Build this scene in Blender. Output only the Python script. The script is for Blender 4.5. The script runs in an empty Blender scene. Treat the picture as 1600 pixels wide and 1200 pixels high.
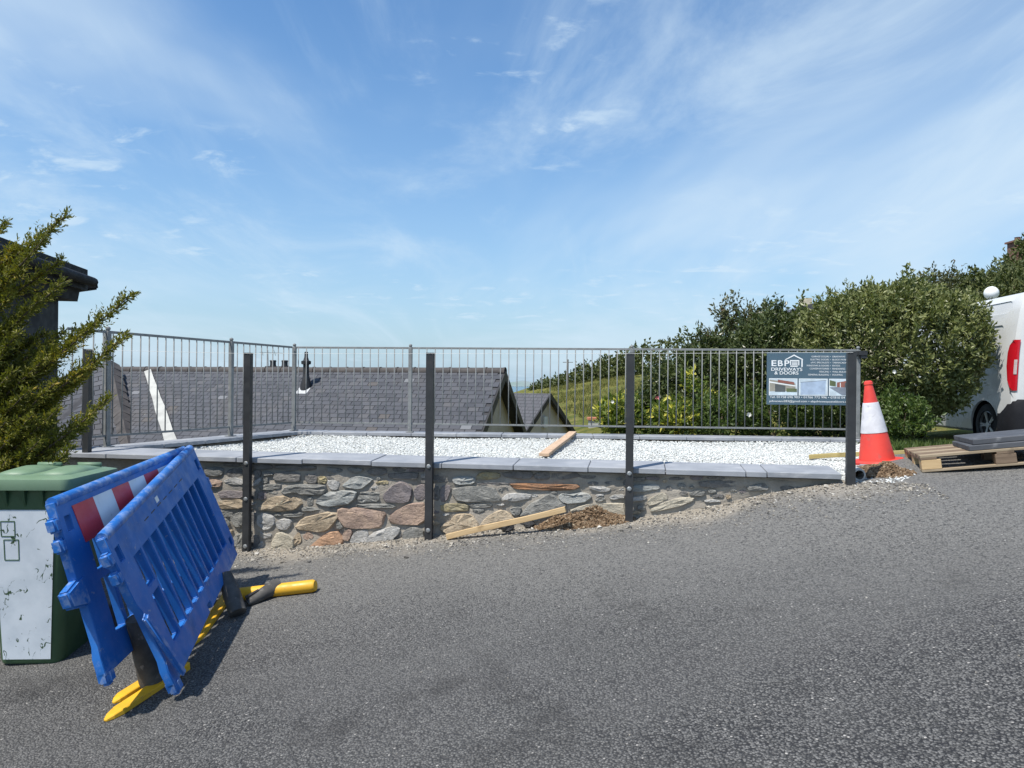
import bpy, bmesh, math, random
import numpy as np
from mathutils import Matrix, Vector

R = math.radians
random.seed(7)
rng = np.random.default_rng(11)
scene = bpy.context.scene
COL = scene.collection

# ------------------------------------------------------------------ camera
F = 1140.0                                   # focal length in pixels of the 1600 px wide photograph
CAM_M = Matrix.Rotation(math.pi / 2 + 2 / 1140, 4, 'X') @ Matrix.Rotation(R(0.5), 4, 'Z')
cam_data = bpy.data.cameras.new('camera')
cam_data.sensor_width = 36.0
cam_data.lens = 36.0 * F / 1600.0
cam_data.clip_start = 0.05
cam_data.clip_end = 90000.0
cam = bpy.data.objects.new('camera', cam_data)
cam.matrix_world = CAM_M                     # eye level is z = 0
COL.objects.link(cam)
scene.camera = cam

# ------------------------------------------------------------------ world, sun, exposure
SUN_TO = Vector((-0.37, -0.33, 0.87)).normalized()
sun_el = math.asin(SUN_TO.z)
sun_az = math.atan2(SUN_TO.x, SUN_TO.y)      # clockwise from +Y
world = bpy.data.worlds.new('World')
scene.world = world
world.use_nodes = True
wn, wl = world.node_tree.nodes, world.node_tree.links
for n in list(wn):
    wn.remove(n)
w_out = wn.new('ShaderNodeOutputWorld')
w_bg = wn.new('ShaderNodeBackground')
w_bg.inputs['Strength'].default_value = 0.128
w_sky = wn.new('ShaderNodeTexSky')
w_sky.sky_type = 'NISHITA'
w_sky.sun_disc = False
w_sky.sun_elevation = sun_el
w_sky.sun_rotation = sun_az
w_sky.altitude = 50
w_sky.air_density = 1.0
w_sky.dust_density = 0.3
w_sky.ozone_density = 1.7
w_tc = wn.new('ShaderNodeTexCoord')
w_sep = wn.new('ShaderNodeSeparateXYZ')
wl.new(w_tc.outputs['Generated'], w_sep.inputs[0])


def wmath(op, a, b=None, c=None, clamp=False):
    n = wn.new('ShaderNodeMath')
    n.operation = op
    n.use_clamp = clamp
    for i, v in enumerate((a, b, c)):
        if v is None:
            continue
        if isinstance(v, (int, float)):
            n.inputs[i].default_value = v
        else:
            wl.new(v, n.inputs[i])
    return n.outputs[0]


w_zc = wmath('MAXIMUM', w_sep.outputs['Z'], 0.0)
w_den = wmath('ADD', w_zc, 0.16)
w_u = wmath('DIVIDE', w_sep.outputs['X'], w_den)
w_v = wmath('DIVIDE', w_sep.outputs['Y'], w_den)
w_uv = wn.new('ShaderNodeCombineXYZ')
wl.new(w_u, w_uv.inputs[0])
wl.new(w_v, w_uv.inputs[1])


def wnoise(scale, detail, rough, dist, loc=(0, 0, 0), rot=0.0, stretch=(1, 1, 1), lo=0.4, hi=0.7):
    m = wn.new('ShaderNodeMapping')
    m.inputs['Location'].default_value = loc
    m.inputs['Rotation'].default_value = (0, 0, rot)
    m.inputs['Scale'].default_value = stretch
    wl.new(w_uv.outputs[0], m.inputs[0])
    t = wn.new('ShaderNodeTexNoise')
    t.inputs['Scale'].default_value = scale
    t.inputs['Detail'].default_value = detail
    t.inputs['Roughness'].default_value = rough
    t.inputs['Distortion'].default_value = dist
    wl.new(m.outputs[0], t.inputs['Vector'])
    r = wn.new('ShaderNodeMapRange')
    r.interpolation_type = 'SMOOTHSTEP'
    r.inputs[1].default_value = lo
    r.inputs[2].default_value = hi
    wl.new(t.outputs['Fac'], r.inputs[0])
    return r.outputs[0]


veil = wnoise(0.55, 5, 0.55, 0.5, loc=(3.3, 1.2, 0), rot=0.5, stretch=(1.0, 0.6, 1), lo=0.41, hi=0.66)
wisp = wnoise(1.5, 8, 0.62, 0.9, loc=(7.1, 4.2, 0), rot=-0.5, stretch=(1.0, 0.42, 1), lo=0.44, hi=0.78)
puff_a = wnoise(6.5, 7, 0.6, 0.35, loc=(1.4, 9.3, 0), rot=0.2, stretch=(0.8, 1.25, 1), lo=0.53, hi=0.72)
puff_m = wnoise(0.9, 2, 0.5, 0.0, loc=(5.2, 2.6, 0), lo=0.47, hi=0.60)
puffs = wmath('MULTIPLY', puff_a, puff_m)
horizon = wmath('POWER', wmath('SUBTRACT', 1.0, w_zc, clamp=True), 4.2)
c1 = wmath('MULTIPLY', veil, 0.70)
c2 = wmath('MULTIPLY', wisp, 0.62)
c3 = wmath('MULTIPLY', puffs, 0.6)
c4 = wmath('MULTIPLY', horizon, 0.97)
inv = wmath('MULTIPLY', wmath('MULTIPLY', wmath('SUBTRACT', 1.0, c1), wmath('SUBTRACT', 1.0, c2)), wmath('SUBTRACT', 1.0, c3))
cloud_fac = wmath('SUBTRACT', 1.0, inv, clamp=True)
w_hz = wn.new('ShaderNodeMixRGB')                                 # pale sea haze low in the sky
w_hz.inputs['Color2'].default_value = (2.0, 2.95, 3.85, 1)
wl.new(c4, w_hz.inputs['Fac'])
w_hs = wn.new('ShaderNodeHueSaturation')
w_hs.inputs['Saturation'].default_value = 1.22
wl.new(w_sky.outputs['Color'], w_hs.inputs['Color'])
wl.new(w_hs.outputs['Color'], w_hz.inputs['Color1'])
w_mix = wn.new('ShaderNodeMixRGB')                                # cirrus veil, wisps and small puffs
w_mix.inputs['Color2'].default_value = (3.7, 4.55, 5.3, 1)
wl.new(cloud_fac, w_mix.inputs['Fac'])
wl.new(w_hz.outputs['Color'], w_mix.inputs['Color1'])
wl.new(w_mix.outputs['Color'], w_bg.inputs['Color'])
wl.new(w_bg.outputs[0], w_out.inputs[0])

sun_data = bpy.data.lights.new('sun', 'SUN')
sun_data.energy = 4.2
sun_data.angle = R(0.55)
sun_data.color = (1.0, 0.95, 0.87)
sun = bpy.data.objects.new('sun', sun_data)
sun.matrix_world = Matrix.Translation((-20, -10, 40)) @ SUN_TO.to_track_quat('Z', 'Y').to_matrix().to_4x4()
COL.objects.link(sun)

scene.view_settings.view_transform = 'Standard'
scene.view_settings.look = 'None'
scene.view_settings.gamma = 1.0
scene.view_settings.use_curve_mapping = False
scene.view_settings.exposure = 0.52
scene.render.engine = 'CYCLES'
scene.cycles.max_bounces = 6


# ------------------------------------------------------------------ helpers
def P(px, py, Y):
    """point at depth Y that the photograph shows at pixel (px, py)"""
    d = CAM_M.to_3x3() @ Vector(((px - 800) / F, -(py - 600) / F, -1.0))
    return d * (Y / d.y)


class NT:
    """small material builder"""

    def __init__(self, name):
        self.m = bpy.data.materials.new(name)
        self.m.use_nodes = True
        self.t = self.m.node_tree
        self.b = self.t.nodes['Principled BSDF']

    def n(self, kind, **kw):
        nd = self.t.nodes.new(kind)
        for k, v in kw.items():
            if k.startswith('i_'):
                nd.inputs[k[2:].replace('_', ' ')].default_value = v
            else:
                setattr(nd, k, v)
        return nd

    def l(self, a, b):
        self.t.links.new(a, b)

    def coord(self, kind='Object', scale=(1, 1, 1), rot=(0, 0, 0), loc=(0, 0, 0)):
        if kind == 'World':
            src = self.n('ShaderNodeNewGeometry').outputs['Position']
        else:
            src = self.n('ShaderNodeTexCoord').outputs[kind]
        mp = self.n('ShaderNodeMapping')
        mp.inputs['Scale'].default_value = scale
        mp.inputs['Rotation'].default_value = rot
        mp.inputs['Location'].default_value = loc
        self.l(src, mp.inputs[0])
        return mp.outputs[0]

    def noise(self, vec, scale, detail=4, rough=0.55, dist=0.0):
        nd = self.n('ShaderNodeTexNoise')
        nd.inputs['Scale'].default_value = scale
        nd.inputs['Detail'].default_value = detail
        nd.inputs['Roughness'].default_value = rough
        nd.inputs['Distortion'].default_value = dist
        if vec is not None:
            self.l(vec, nd.inputs['Vector'])
        return nd.outputs['Fac']

    def rng(self, v, a, b, c=0.0, d=1.0, smooth=True):
        nd = self.n('ShaderNodeMapRange')
        if smooth:
            nd.interpolation_type = 'SMOOTHSTEP'
        for i, x in enumerate((a, b, c, d)):
            nd.inputs[i + 1].default_value = x
        self.l(v, nd.inputs[0])
        return nd.outputs[0]

    def mix(self, fac, a, b, blend='MIX'):
        nd = self.n('ShaderNodeMixRGB', blend_type=blend)
        for i, v in enumerate((fac, a, b)):
            if isinstance(v, (int, float)):
                nd.inputs[i].default_value = v
            elif isinstance(v, (tuple, list)):
                nd.inputs[i].default_value = (*v[:3], 1)
            else:
                self.l(v, nd.inputs[i])
        return nd.outputs[0]

    def math(self, op, a, b=0.0, clamp=False):
        nd = self.n('ShaderNodeMath', operation=op, use_clamp=clamp)
        for i, v in enumerate((a, b)):
            if isinstance(v, (int, float)):
                nd.inputs[i].default_value = v
            else:
                self.l(v, nd.inputs[i])
        return nd.outputs[0]

    def bump(self, h, strength=0.3, dist=0.01, normal=None):
        nd = self.n('ShaderNodeBump')
        nd.inputs['Strength'].default_value = strength
        nd.inputs['Distance'].default_value = dist
        self.l(h, nd.inputs['Height'])
        if normal is not None:
            self.l(normal, nd.inputs['Normal'])
        return nd.outputs[0]

    def done(self, color=None, rough=None, normal=None, metal=None, spec=None):
        for key, v in (('Base Color', color), ('Roughness', rough), ('Metallic', metal), ('Specular IOR Level', spec)):
            if v is None:
                continue
            if isinstance(v, (int, float)):
                self.b.inputs[key].default_value = v
            elif isinstance(v, (tuple, list)):
                self.b.inputs[key].default_value = (*v[:3], 1)
            else:
                self.l(v, self.b.inputs[key])
        if normal is not None:
            self.l(normal, self.b.inputs['Normal'])
        return self.m


def pm(name, c1, c2=None, scale=6.0, rough=0.7, bump=0.15, bscale=60.0, bdist=0.004, metal=0.0, spec=0.5,
       c3=None, s3=30.0, coord='Object', stretch=(1, 1, 1), lo=0.35, hi=0.65):
    """two-tone noise material with fine relief"""
    t = NT(name)
    v = t.coord(coord, scale=stretch)
    if c2 is None:
        c2 = tuple(x * 0.78 for x in c1)
    col = t.mix(t.rng(t.noise(v, scale, 5), lo, hi), c1, c2)
    if c3 is not None:
        col = t.mix(t.rng(t.noise(v, s3, 5, 0.65), 0.58, 0.72), col, c3)
    rv = t.rng(t.noise(v, scale * 2.3, 3), 0.3, 0.7, max(0.0, rough - 0.1), min(1.0, rough + 0.1))
    nrm = t.bump(t.noise(v, bscale, 5, 0.6), bump, bdist) if bump else None
    return t.done(col, rv, nrm, metal, spec)


def set_props(o, label=None, cat=None, group=None, kind=None):
    for k, v in (('label', label), ('category', cat), ('group', group), ('kind', kind)):
        if v:
            o[k] = v
    return o


def thing(name, label, cat, M=None, group=None):
    o = bpy.data.objects.new(name, None)
    o.empty_display_size = 0.1
    if M is not None:
        o.matrix_world = M if isinstance(M, Matrix) else Matrix.Translation(M)
    COL.objects.link(o)
    return set_props(o, label, cat, group)


def root_matrix(o):
    while o.parent:
        o = o.parent
    return o.matrix_basis.copy()


def link(name, me, mat, parent=None, smooth=False, angle=None):
    o = bpy.data.objects.new(name, me)
    COL.objects.link(o)
    if mat is not None and not me.materials:
        me.materials.append(mat)
    if parent is not None:
        o.parent = parent
    if smooth:
        me.polygons.foreach_set('use_smooth', np.ones(len(me.polygons), dtype=bool))
        if angle:
            try:
                me.set_sharp_from_angle(angle=angle)
            except Exception:
                pass
    return o


class MB:
    """collects shapes; build() links them as one mesh object"""

    def __init__(self):
        self.v, self.f = [], []

    def add(self, vs, fs):
        k = len(self.v)
        self.v += [Vector(p) for p in vs]
        self.f += [tuple(i + k for i in q) for q in fs]
        return self

    def box(self, c, s, M=None):
        vs = [Vector((c[0] + sx * s[0] / 2, c[1] + sy * s[1] / 2, c[2] + sz * s[2] / 2))
              for sx in (-1, 1) for sy in (-1, 1) for sz in (-1, 1)]
        if M is not None:
            vs = [M @ p for p in vs]
        return self.add(vs, [(0, 1, 3, 2), (4, 6, 7, 5), (0, 4, 5, 1), (2, 3, 7, 6), (0, 2, 6, 4), (1, 5, 7, 3)])

    def hexa(self, bottom, top):
        return self.add(list(bottom) + list(top),
                        [(3, 2, 1, 0), (4, 5, 6, 7), (0, 1, 5, 4), (1, 2, 6, 5), (2, 3, 7, 6), (3, 0, 4, 7)])

    def bar(self, a, b, w, h, up=(0, 0, 1)):
        a, b = Vector(a), Vector(b)
        d = (b - a).normalized()
        u = Vector(up)
        s = d.cross(u).normalized()
        u = s.cross(d)
        q = [s * (w / 2 * i) + u * (h / 2 * j) for i, j in ((-1, -1), (1, -1), (1, 1), (-1, 1))]
        return self.hexa([a + x for x in q], [b + x for x in q])

    def tube(self, pts, rad, n=8, caps=True):
        pts = [Vector(p) for p in pts]
        if isinstance(rad, (int, float)):
            rad = [rad] * len(pts)
        rings, prev = [], None
        for i, p in enumerate(pts):
            d = (pts[min(i + 1, len(pts) - 1)] - pts[max(i - 1, 0)]).normalized()
            s = d.cross(Vector((0, 0, 1)) if abs(d.z) < 0.9 else Vector((0, 1, 0)))
            if prev is not None:
                s = prev - d * prev.dot(d)
            s.normalize()
            prev = s
            t = d.cross(s)
            rings.append([p + (s * math.cos(2 * math.pi * k / n) + t * math.sin(2 * math.pi * k / n)) * rad[i]
                          for k in range(n)])
        return self.loft(rings, caps)

    def loft(self, rings, caps=True, closed=True):
        n = len(rings[0])
        vs = [p for r in rings for p in r]
        fs = []
        for i in range(len(rings) - 1):
            for k in range(n if closed else n - 1):
                k2 = (k + 1) % n
                fs.append((i * n + k, i * n + k2, (i + 1) * n + k2, (i + 1) * n + k))
        if caps:
            fs.append(tuple(reversed(range(n))))
            fs.append(tuple(range((len(rings) - 1) * n, len(rings) * n)))
        return self.add(vs, fs)

    def lathe(self, prof, n=20, c=(0, 0, 0), M=None):
        rings = []
        for r, z in prof:
            ring = [Vector((c[0] + r * math.cos(2 * math.pi * k / n), c[1] + r * math.sin(2 * math.pi * k / n), c[2] + z))
                    for k in range(n)]
            if M is not None:
                ring = [M @ p for p in ring]
            rings.append(ring)
        return self.loft(rings)

    def poly(self, pts, thick):
        """polygon (list of 3D points) extruded by vector thick"""
        n = len(pts)
        t = Vector(thick)
        vs = [Vector(p) for p in pts] + [Vector(p) + t for p in pts]
        fs = [tuple(reversed(range(n))), tuple(range(n, 2 * n))]
        fs += [(k, (k + 1) % n, n + (k + 1) % n, n + k) for k in range(n)]
        return self.add(vs, fs)

    def mesh(self, name, M=None, bevel=0.0, seg=2):
        bm = bmesh.new()
        vs = [bm.verts.new(M @ p if M is not None else p) for p in self.v]
        for q in self.f:
            try:
                bm.faces.new([vs[i] for i in q])
            except ValueError:
                pass
        bmesh.ops.recalc_face_normals(bm, faces=bm.faces)
        if bevel:
            bmesh.ops.bevel(bm, geom=[e for e in bm.edges if len(e.link_faces) == 2 and e.calc_face_angle(0) > 0.5],
                            offset=bevel, segments=seg, affect='EDGES', clamp_overlap=True)
        me = bpy.data.meshes.new(name)
        bm.to_mesh(me)
        bm.free()
        return me

    def build(self, name, mat, parent=None, world=False, bevel=0.0, seg=2, smooth=False, angle=None):
        M = root_matrix(parent).inverted() if (world and parent is not None) else None
        me = self.mesh(name, M, bevel, seg)
        return link(name, me, mat, parent, smooth, angle)


def np_mesh(name, verts, faces, attrs=None):
    """mesh from numpy arrays; faces (n, k)"""
    me = bpy.data.meshes.new(name)
    n, k = faces.shape
    me.vertices.add(len(verts))
    me.vertices.foreach_set('co', np.asarray(verts, dtype=np.float32).ravel())
    me.loops.add(n * k)
    me.loops.foreach_set('vertex_index', faces.astype(np.int32).ravel())
    me.polygons.add(n)
    me.polygons.foreach_set('loop_start', np.arange(0, n * k, k, dtype=np.int32))
    me.polygons.foreach_set('loop_total', np.full(n, k, dtype=np.int32))
    me.update(calc_edges=True)
    me.shade_flat()
    for key, arr in (attrs or {}).items():
        a = me.attributes.new(key, 'FLOAT', 'POINT')
        a.data.foreach_set('value', np.asarray(arr, dtype=np.float32))
    me.validate()
    return me


def unit(a):
    return a / np.maximum(np.linalg.norm(a, axis=-1, keepdims=True), 1e-9)


def leaf_mesh(name, pos, dirs, length, width, fold=0.25, rnd=None):
    """one folded diamond leaf per row: base at pos, pointing along dirs"""
    n = len(pos)
    d = unit(dirs)
    side = unit(np.cross(d, unit(rng.normal(size=(n, 3)))))
    nor = np.cross(side, d)
    L = np.broadcast_to(np.asarray(length, dtype=float).reshape(-1, 1), (n, 1))
    W = np.broadcast_to(np.asarray(width, dtype=float).reshape(-1, 1), (n, 1))
    v = np.empty((n, 4, 3))
    v[:, 0] = pos
    v[:, 1] = pos + d * L * 0.45 + side * W * 0.5 + nor * W * fold
    v[:, 2] = pos + d * L
    v[:, 3] = pos + d * L * 0.45 - side * W * 0.5 + nor * W * fold
    b = np.arange(n)[:, None] * 4
    f = np.concatenate([b + [0, 1, 2], b + [0, 2, 3]])
    if rnd is None:
        rnd = rng.random(n)
    return np_mesh(name, v.reshape(-1, 3), f, {'rnd': np.repeat(rnd, 4)})


def leaf_mat(name, dark, light, odd=None, odd_at=0.93, rough=0.45, trans=0.25):
    t = NT(name)
    a = t.n('ShaderNodeAttribute', attribute_name='rnd').outputs['Fac']
    col = t.mix(t.rng(a, 0.0, 0.9, smooth=False), dark, light)
    if odd is not None:
        col = t.mix(t.math('GREATER_THAN', a, odd_at), col, odd)
    t.done(col, rough, None, 0.0, 0.4)
    tr = t.n('ShaderNodeBsdfTranslucent')
    t.l(t.mix(1.0, col, (1.3, 1.5, 0.6), 'MULTIPLY'), tr.inputs['Color'])
    mx = t.n('ShaderNodeMixShader')
    mx.inputs[0].default_value = trans
    t.l(t.b.outputs[0], mx.inputs[1])
    t.l(tr.outputs[0], mx.inputs[2])
    t.l(mx.outputs[0], t.t.nodes['Material Output'].inputs[0])
    return t.m


def sstep(a, b, x):
    t = np.clip((np.asarray(x, dtype=float) - a) / (b - a), 0, 1)
    return t * t * (3 - 2 * t)


# ------------------------------------------------------------------ layout of the plot
FW0 = Vector((-2.343, 6.53, 0.0))                    # coping edge at the first post
FD = Vector((0.9847, -0.1747, 0.0)).normalized()     # along the front wall
FN = Vector((0.1747, 0.9847, 0.0)).normalized()      # away from the road
POST_S = 1.679
COP_Z = -0.668
BW0, BW1 = Vector((-2.95, 10.10, 0)), Vector((4.60, 9.56, 0))      # front edge of the back coping
BD = (BW1 - BW0).normalized()
BN = Vector((-BD.y, BD.x, 0))
LF0, LF1 = Vector((-4.29, 6.88, 0)), Vector((-3.06, 10.25, 0))     # left railing line
LD = (LF1 - LF0).normalized()
LN = Vector((-LD.y, LD.x, 0))                                      # away from the pad (left)
GRAVEL_Z = -0.742


def fw(s, t, z):
    p = FW0 + FD * s + FN * t
    return Vector((p.x, p.y, z))


def on_wall(px, py, t):
    """photograph pixel to a point on the vertical plane t behind the front coping edge"""
    d = P(px, py, 1.0)
    k = (FW0 + FN * t).dot(FN) / d.dot(FN)
    return d * k


def zroad(X, Y):
    X = np.asarray(X, dtype=float)
    Y = np.asarray(Y, dtype=float)
    xs = np.where(X < -2.0, -2.0 + (X + 2.0) * 0.35, X)
    a = -1.766 + 0.155 * xs + 0.09 * Y
    a = a + 0.11 * np.exp(-((X - 2.5) / 0.75) ** 2) * sstep(4.3, 5.7, Y)
    s = (X + 2.343) * 0.9847 - (Y - 6.53) * 0.1747
    t = (X + 2.343) * 0.1747 + (Y - 6.53) * 0.9847
    b = -0.665 + 0.12 * np.clip(X - 3, 0, 9) * (1 - sstep(6.3, 9.0, Y)) - 0.036 * np.clip(Y - 6, 0, 30)
    b = np.where(X < 0.5, 10.0, b)
    k = 0.06
    h = np.clip(0.5 + 0.5 * (b - a) / k, 0, 1)
    z = b * (1 - h) + a * h - k * h * (1 - h)
    z = z + 0.012 * np.sin(X * 1.3 + 0.6) * np.sin(Y * 0.9 + X * 0.4) + 0.006 * np.sin(X * 3.1 + Y * 2.3)
    return z


def zr(x, y):
    return float(zroad(x, y))


# ------------------------------------------------------------------ setting: terrain, sea, road, pad
def ground_z(X, Y):
    near = zroad(X, Y) - 0.06
    hill = np.where(X > 3, -2.0 + 0.19 * (X - 3) - 0.0006 * np.clip(X - 3, 0, 200) ** 2, -2.0 - 0.33 * (3 - X))
    hill = hill + 0.25 * np.sin(X * 0.11 + Y * 0.05) + 0.01 * (np.clip(Y, 35, 150) - 35)
    hill = hill - 0.10 * np.clip(Y - 150, 0, 2000)
    hill = np.clip(hill, -70, 40)
    w = sstep(9.5, 18.0, Y)
    zz = near * (1 - w) + hill * w
    s = (X + 2.343) * 0.9847 - (Y - 6.53) * 0.1747
    t = (X + 2.343) * 0.1747 + (Y - 6.53) * 0.9847
    pad = sstep(0.12, 0.3, t) * (1 - sstep(6.3, 6.9, s)) * (1 - sstep(3.6, 6.0, t))
    zz = zz * (1 - pad) + np.minimum(zz, -1.9) * pad
    zz = np.where((X < -4.5) & (Y > 6.5), np.minimum(zz, -1.7 - 0.2 * (Y - 6.5)), zz)
    return np.maximum(zz, -75)


gx = np.concatenate([-np.geomspace(420, 9.2, 34), np.arange(-9, 12.01, 0.25), np.geomspace(12.5, 420, 40)])
gy = np.concatenate([-np.geomspace(60, 6, 10), np.arange(-5, 20.01, 0.25), np.geomspace(20.6, 900, 60)])
GX, GY = np.meshgrid(gx, gy)
GZ = ground_z(GX, GY)
nv = np.stack([GX, GY, GZ], -1).reshape(-1, 3)
W_ = len(gx)
ii = (np.arange(len(gy) - 1)[:, None] * W_ + np.arange(W_ - 1)[None, :]).ravel()
t = NT('meadow_grass')
v = t.coord('World')
c = t.mix(t.rng(t.noise(v, 0.25, 5), 0.35, 0.65), (0.15, 0.145, 0.035), (0.085, 0.105, 0.022))
c = t.mix(t.rng(t.noise(v, 1.1, 7, 0.75), 0.45, 0.65), c, (0.22, 0.185, 0.065))
c = t.mix(t.rng(t.noise(t.coord('World', loc=(9, 2, 0)), 0.7, 7, 0.75), 0.52, 0.66), c, (0.06, 0.085, 0.02))
m_meadow = t.done(c, 0.95, t.bump(t.noise(v, 3.0, 6, 0.7), 0.8, 0.25), spec=0.1)
ground = link('ground', np_mesh('ground', nv, np.stack([ii, ii + 1, ii + W_ + 1, ii + W_], 1)), m_meadow, smooth=True)
set_props(ground, kind='structure')

t = NT('sea_water')
v = t.coord('World', scale=(1, 0.25, 1))
m_sea = t.done((0.03, 0.10, 0.14), 0.22, t.bump(t.noise(v, 0.02, 6, 0.6), 0.5, 2.0))
sea = MB().add([(-60000, 300, -45), (60000, 300, -45), (60000, 42000, -45), (-60000, 42000, -45)], [(0, 1, 2, 3)]).build('sea', m_sea)
set_props(sea, kind='structure')

# far headland across the water
m_far = pm('far_headland', (0.20, 0.25, 0.25), (0.16, 0.22, 0.20), 0.001, 0.95, 0)
prof = [(-2200, 0), (-1700, 60), (-1300, 120), (-800, 90), (-300, 170), (100, 230), (500, 160), (900, 190), (1500, 80), (2300, 0)]
hb = MB()
base_c = Vector((300, 26000, -46))
hb.loft([[base_c + Vector((x, y, z * k)) for x, z in prof] for y, k in ((0, 0.02), (600, 0.7), (1200, 1.0), (2600, 0.05))],
        caps=False, closed=False)
set_props(hb.build('headland_hills', m_far, smooth=True), kind='structure')

def in_poly(x, y, poly):
    ins = np.zeros(len(x), dtype=bool)
    n = len(poly)
    for i in range(n):
        x1, y1, x2, y2 = poly[i][0], poly[i][1], poly[(i + 1) % n][0], poly[(i + 1) % n][1]
        c_ = ((y1 > y) != (y2 > y)) & (x < (x2 - x1) * (y - y1) / (y2 - y1 + 1e-12) + x1)
        ins ^= c_
    return ins


# road sheet
rx = np.concatenate([np.arange(-9, 12.01, 0.1)])
ry = np.concatenate([np.arange(-4, 12.01, 0.1)])
RX, RY = np.meshgrid(rx, ry)
RS = (RX + 2.343) * 0.9847 - (RY - 6.53) * 0.1747
RT = (RX + 2.343) * 0.1747 + (RY - 6.53) * 0.9847
# the sheet runs up to the foot of the wall: pull the last row of cells onto the wall line
lim = np.where(RS < 5.10, 0.085, 99.0)
RYc = np.where(RT > lim, RY - (RT - lim) / 0.9847, RY)
RZ = zroad(RX, RYc)
PADX = [fw(4.9, 0.2, 0), fw(5.12, 0.2, 0), (3.12, 6.15), (3.4, 6.8), (3.9, 7.8), (4.45, 9.7), (3.5, 10.2), (2.6, 9.0)]
keep = ((RT - lim) < 0.12) & ~in_poly(RX.ravel(), RY.ravel(), PADX).reshape(RX.shape)
W_ = len(rx)
ii = (np.arange(len(ry) - 1)[:, None] * W_ + np.arange(W_ - 1)[None, :]).ravel()
fr = np.stack([ii, ii + 1, ii + W_ + 1, ii + W_], 1)
fr = fr[keep.ravel()[fr].all(1)]

t = NT('worn_asphalt')
v = t.coord('World')
warp = t.n('ShaderNodeVectorMath', operation='ADD')
nz = t.n('ShaderNodeTexNoise')
nz.inputs['Scale'].default_value = 60
t.l(v, nz.inputs['Vector'])
sc_ = t.n('ShaderNodeVectorMath', operation='SCALE')
sc_.inputs['Scale'].default_value = 0.008
t.l(nz.outputs['Color'], sc_.inputs[0])
t.l(v, warp.inputs[0])
t.l(sc_.outputs[0], warp.inputs[1])
vo = t.n('ShaderNodeTexVoronoi')
vo.inputs['Scale'].default_value = 92
t.l(warp.outputs[0], vo.inputs['Vector'])
vo2 = t.n('ShaderNodeTexVoronoi')
vo2.inputs['Scale'].default_value = 190
t.l(v, vo2.inputs['Vector'])
chip = t.n('ShaderNodeSeparateColor')
t.l(vo.outputs['Color'], chip.inputs[0])
stone_col = t.mix(t.rng(chip.outputs[0], 0.0, 1.0, smooth=False), (0.047, 0.047, 0.046), (0.205, 0.201, 0.192))
stone_col = t.mix(t.math('GREATER_THAN', chip.outputs[1], 0.994), stone_col, (0.42, 0.40, 0.37))
gap = t.rng(vo.outputs['Distance'], 0.35, 0.75)
col = t.mix(gap, stone_col, (0.026, 0.026, 0.028))
# broad wear: paler dusty lanes and darker patches
patch = t.rng(t.noise(t.coord('World', scale=(0.5, 1.1, 1), rot=(0, 0, 0.15)), 0.9, 5, 0.6), 0.38, 0.66)
col = t.mix(t.math('MULTIPLY', patch, 0.38), col, (0.135, 0.132, 0.126))
dark = t.rng(t.noise(t.coord('World', loc=(4, 3, 0)), 1.6, 4, 0.6), 0.58, 0.74)
col = t.mix(t.math('MULTIPLY', dark, 0.6), col, (0.030, 0.029, 0.028))
# cement dust along the wall foot: distance from the wall line
geo = t.n('ShaderNodeNewGeometry').outputs['Position']
dot = t.n('ShaderNodeVectorMath', operation='DOT_PRODUCT')
t.l(geo, dot.inputs[0])
dot.inputs[1].default_value = FN
tt = t.math('SUBTRACT', dot.outputs['Value'], FW0.dot(FN))           # negative towards the road
wob = t.noise(t.coord('World'), 1.3, 6, 0.65)
edge = t.math('ADD', tt, t.math('MULTIPLY', t.math('SUBTRACT', wob, 0.5), 1.0))
dots = t.n('ShaderNodeVectorMath', operation='DOT_PRODUCT')
t.l(geo, dots.inputs[0])
dots.inputs[1].default_value = FD
ss = t.math('SUBTRACT', dots.outputs['Value'], FW0.dot(FD))
endf = t.math('SUBTRACT', 1.0, t.rng(t.math('ADD', ss, t.math('MULTIPLY', wob, 0.6)), 5.1, 6.0))
dust1 = t.math('MULTIPLY', t.rng(edge, -0.40, 0.02), endf)
dust2 = t.rng(edge, -2.7, -0.4)
fine = t.rng(t.noise(t.coord('World'), 45, 5, 0.7), 0.30, 0.62)
col = t.mix(t.math('MULTIPLY', t.math('MULTIPLY', dust2, 0.78), fine), col, (0.25, 0.243, 0.225))
col = t.mix(t.math('MULTIPLY', dust1, 0.88), col, t.mix(t.noise(t.coord('World'), 25, 6, 0.7), (0.36, 0.32, 0.26), (0.22, 0.195, 0.16)))
hgt = t.math('SUBTRACT', t.math('MULTIPLY', chip.outputs[2], 0.5), vo.outputs['Distance'])
soft = t.math('SUBTRACT', 1.0, t.math('MULTIPLY', dust1, 0.8))
b1 = t.bump(t.math('MULTIPLY', hgt, soft), 1.0, 0.011)
b2 = t.bump(vo2.outputs['Distance'], 0.35, 0.003, b1)
m_road = t.done(col, 0.82, b2, spec=0.35)
road = link('road', np_mesh('road', np.stack([RX, RYc, RZ], -1).reshape(-1, 3), fr), m_road, smooth=True)
set_props(road, kind='structure')

# gravel pad: bedding sheet plus loose white chippings
pad_poly = [fw(-1.75, 0.36, 0), fw(4.9, 0.36, 0), fw(5.06, 0.02, 0), fw(5.35, 0.02, 0), Vector((3.45, 5.95, 0)), Vector((3.78, 6.6, 0)), Vector((4.3, 7.6, 0)), Vector((4.75, 9.9, 0)),
            BW0 + BD * 0.1 + BN * 0.1, LF0 + LD * 0.3 - LN * 0.05]
m_bed = pm('white_bedding', (0.46, 0.46, 0.43), (0.36, 0.36, 0.34), 40, 0.95, 0.6, 90, 0.02)


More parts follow.
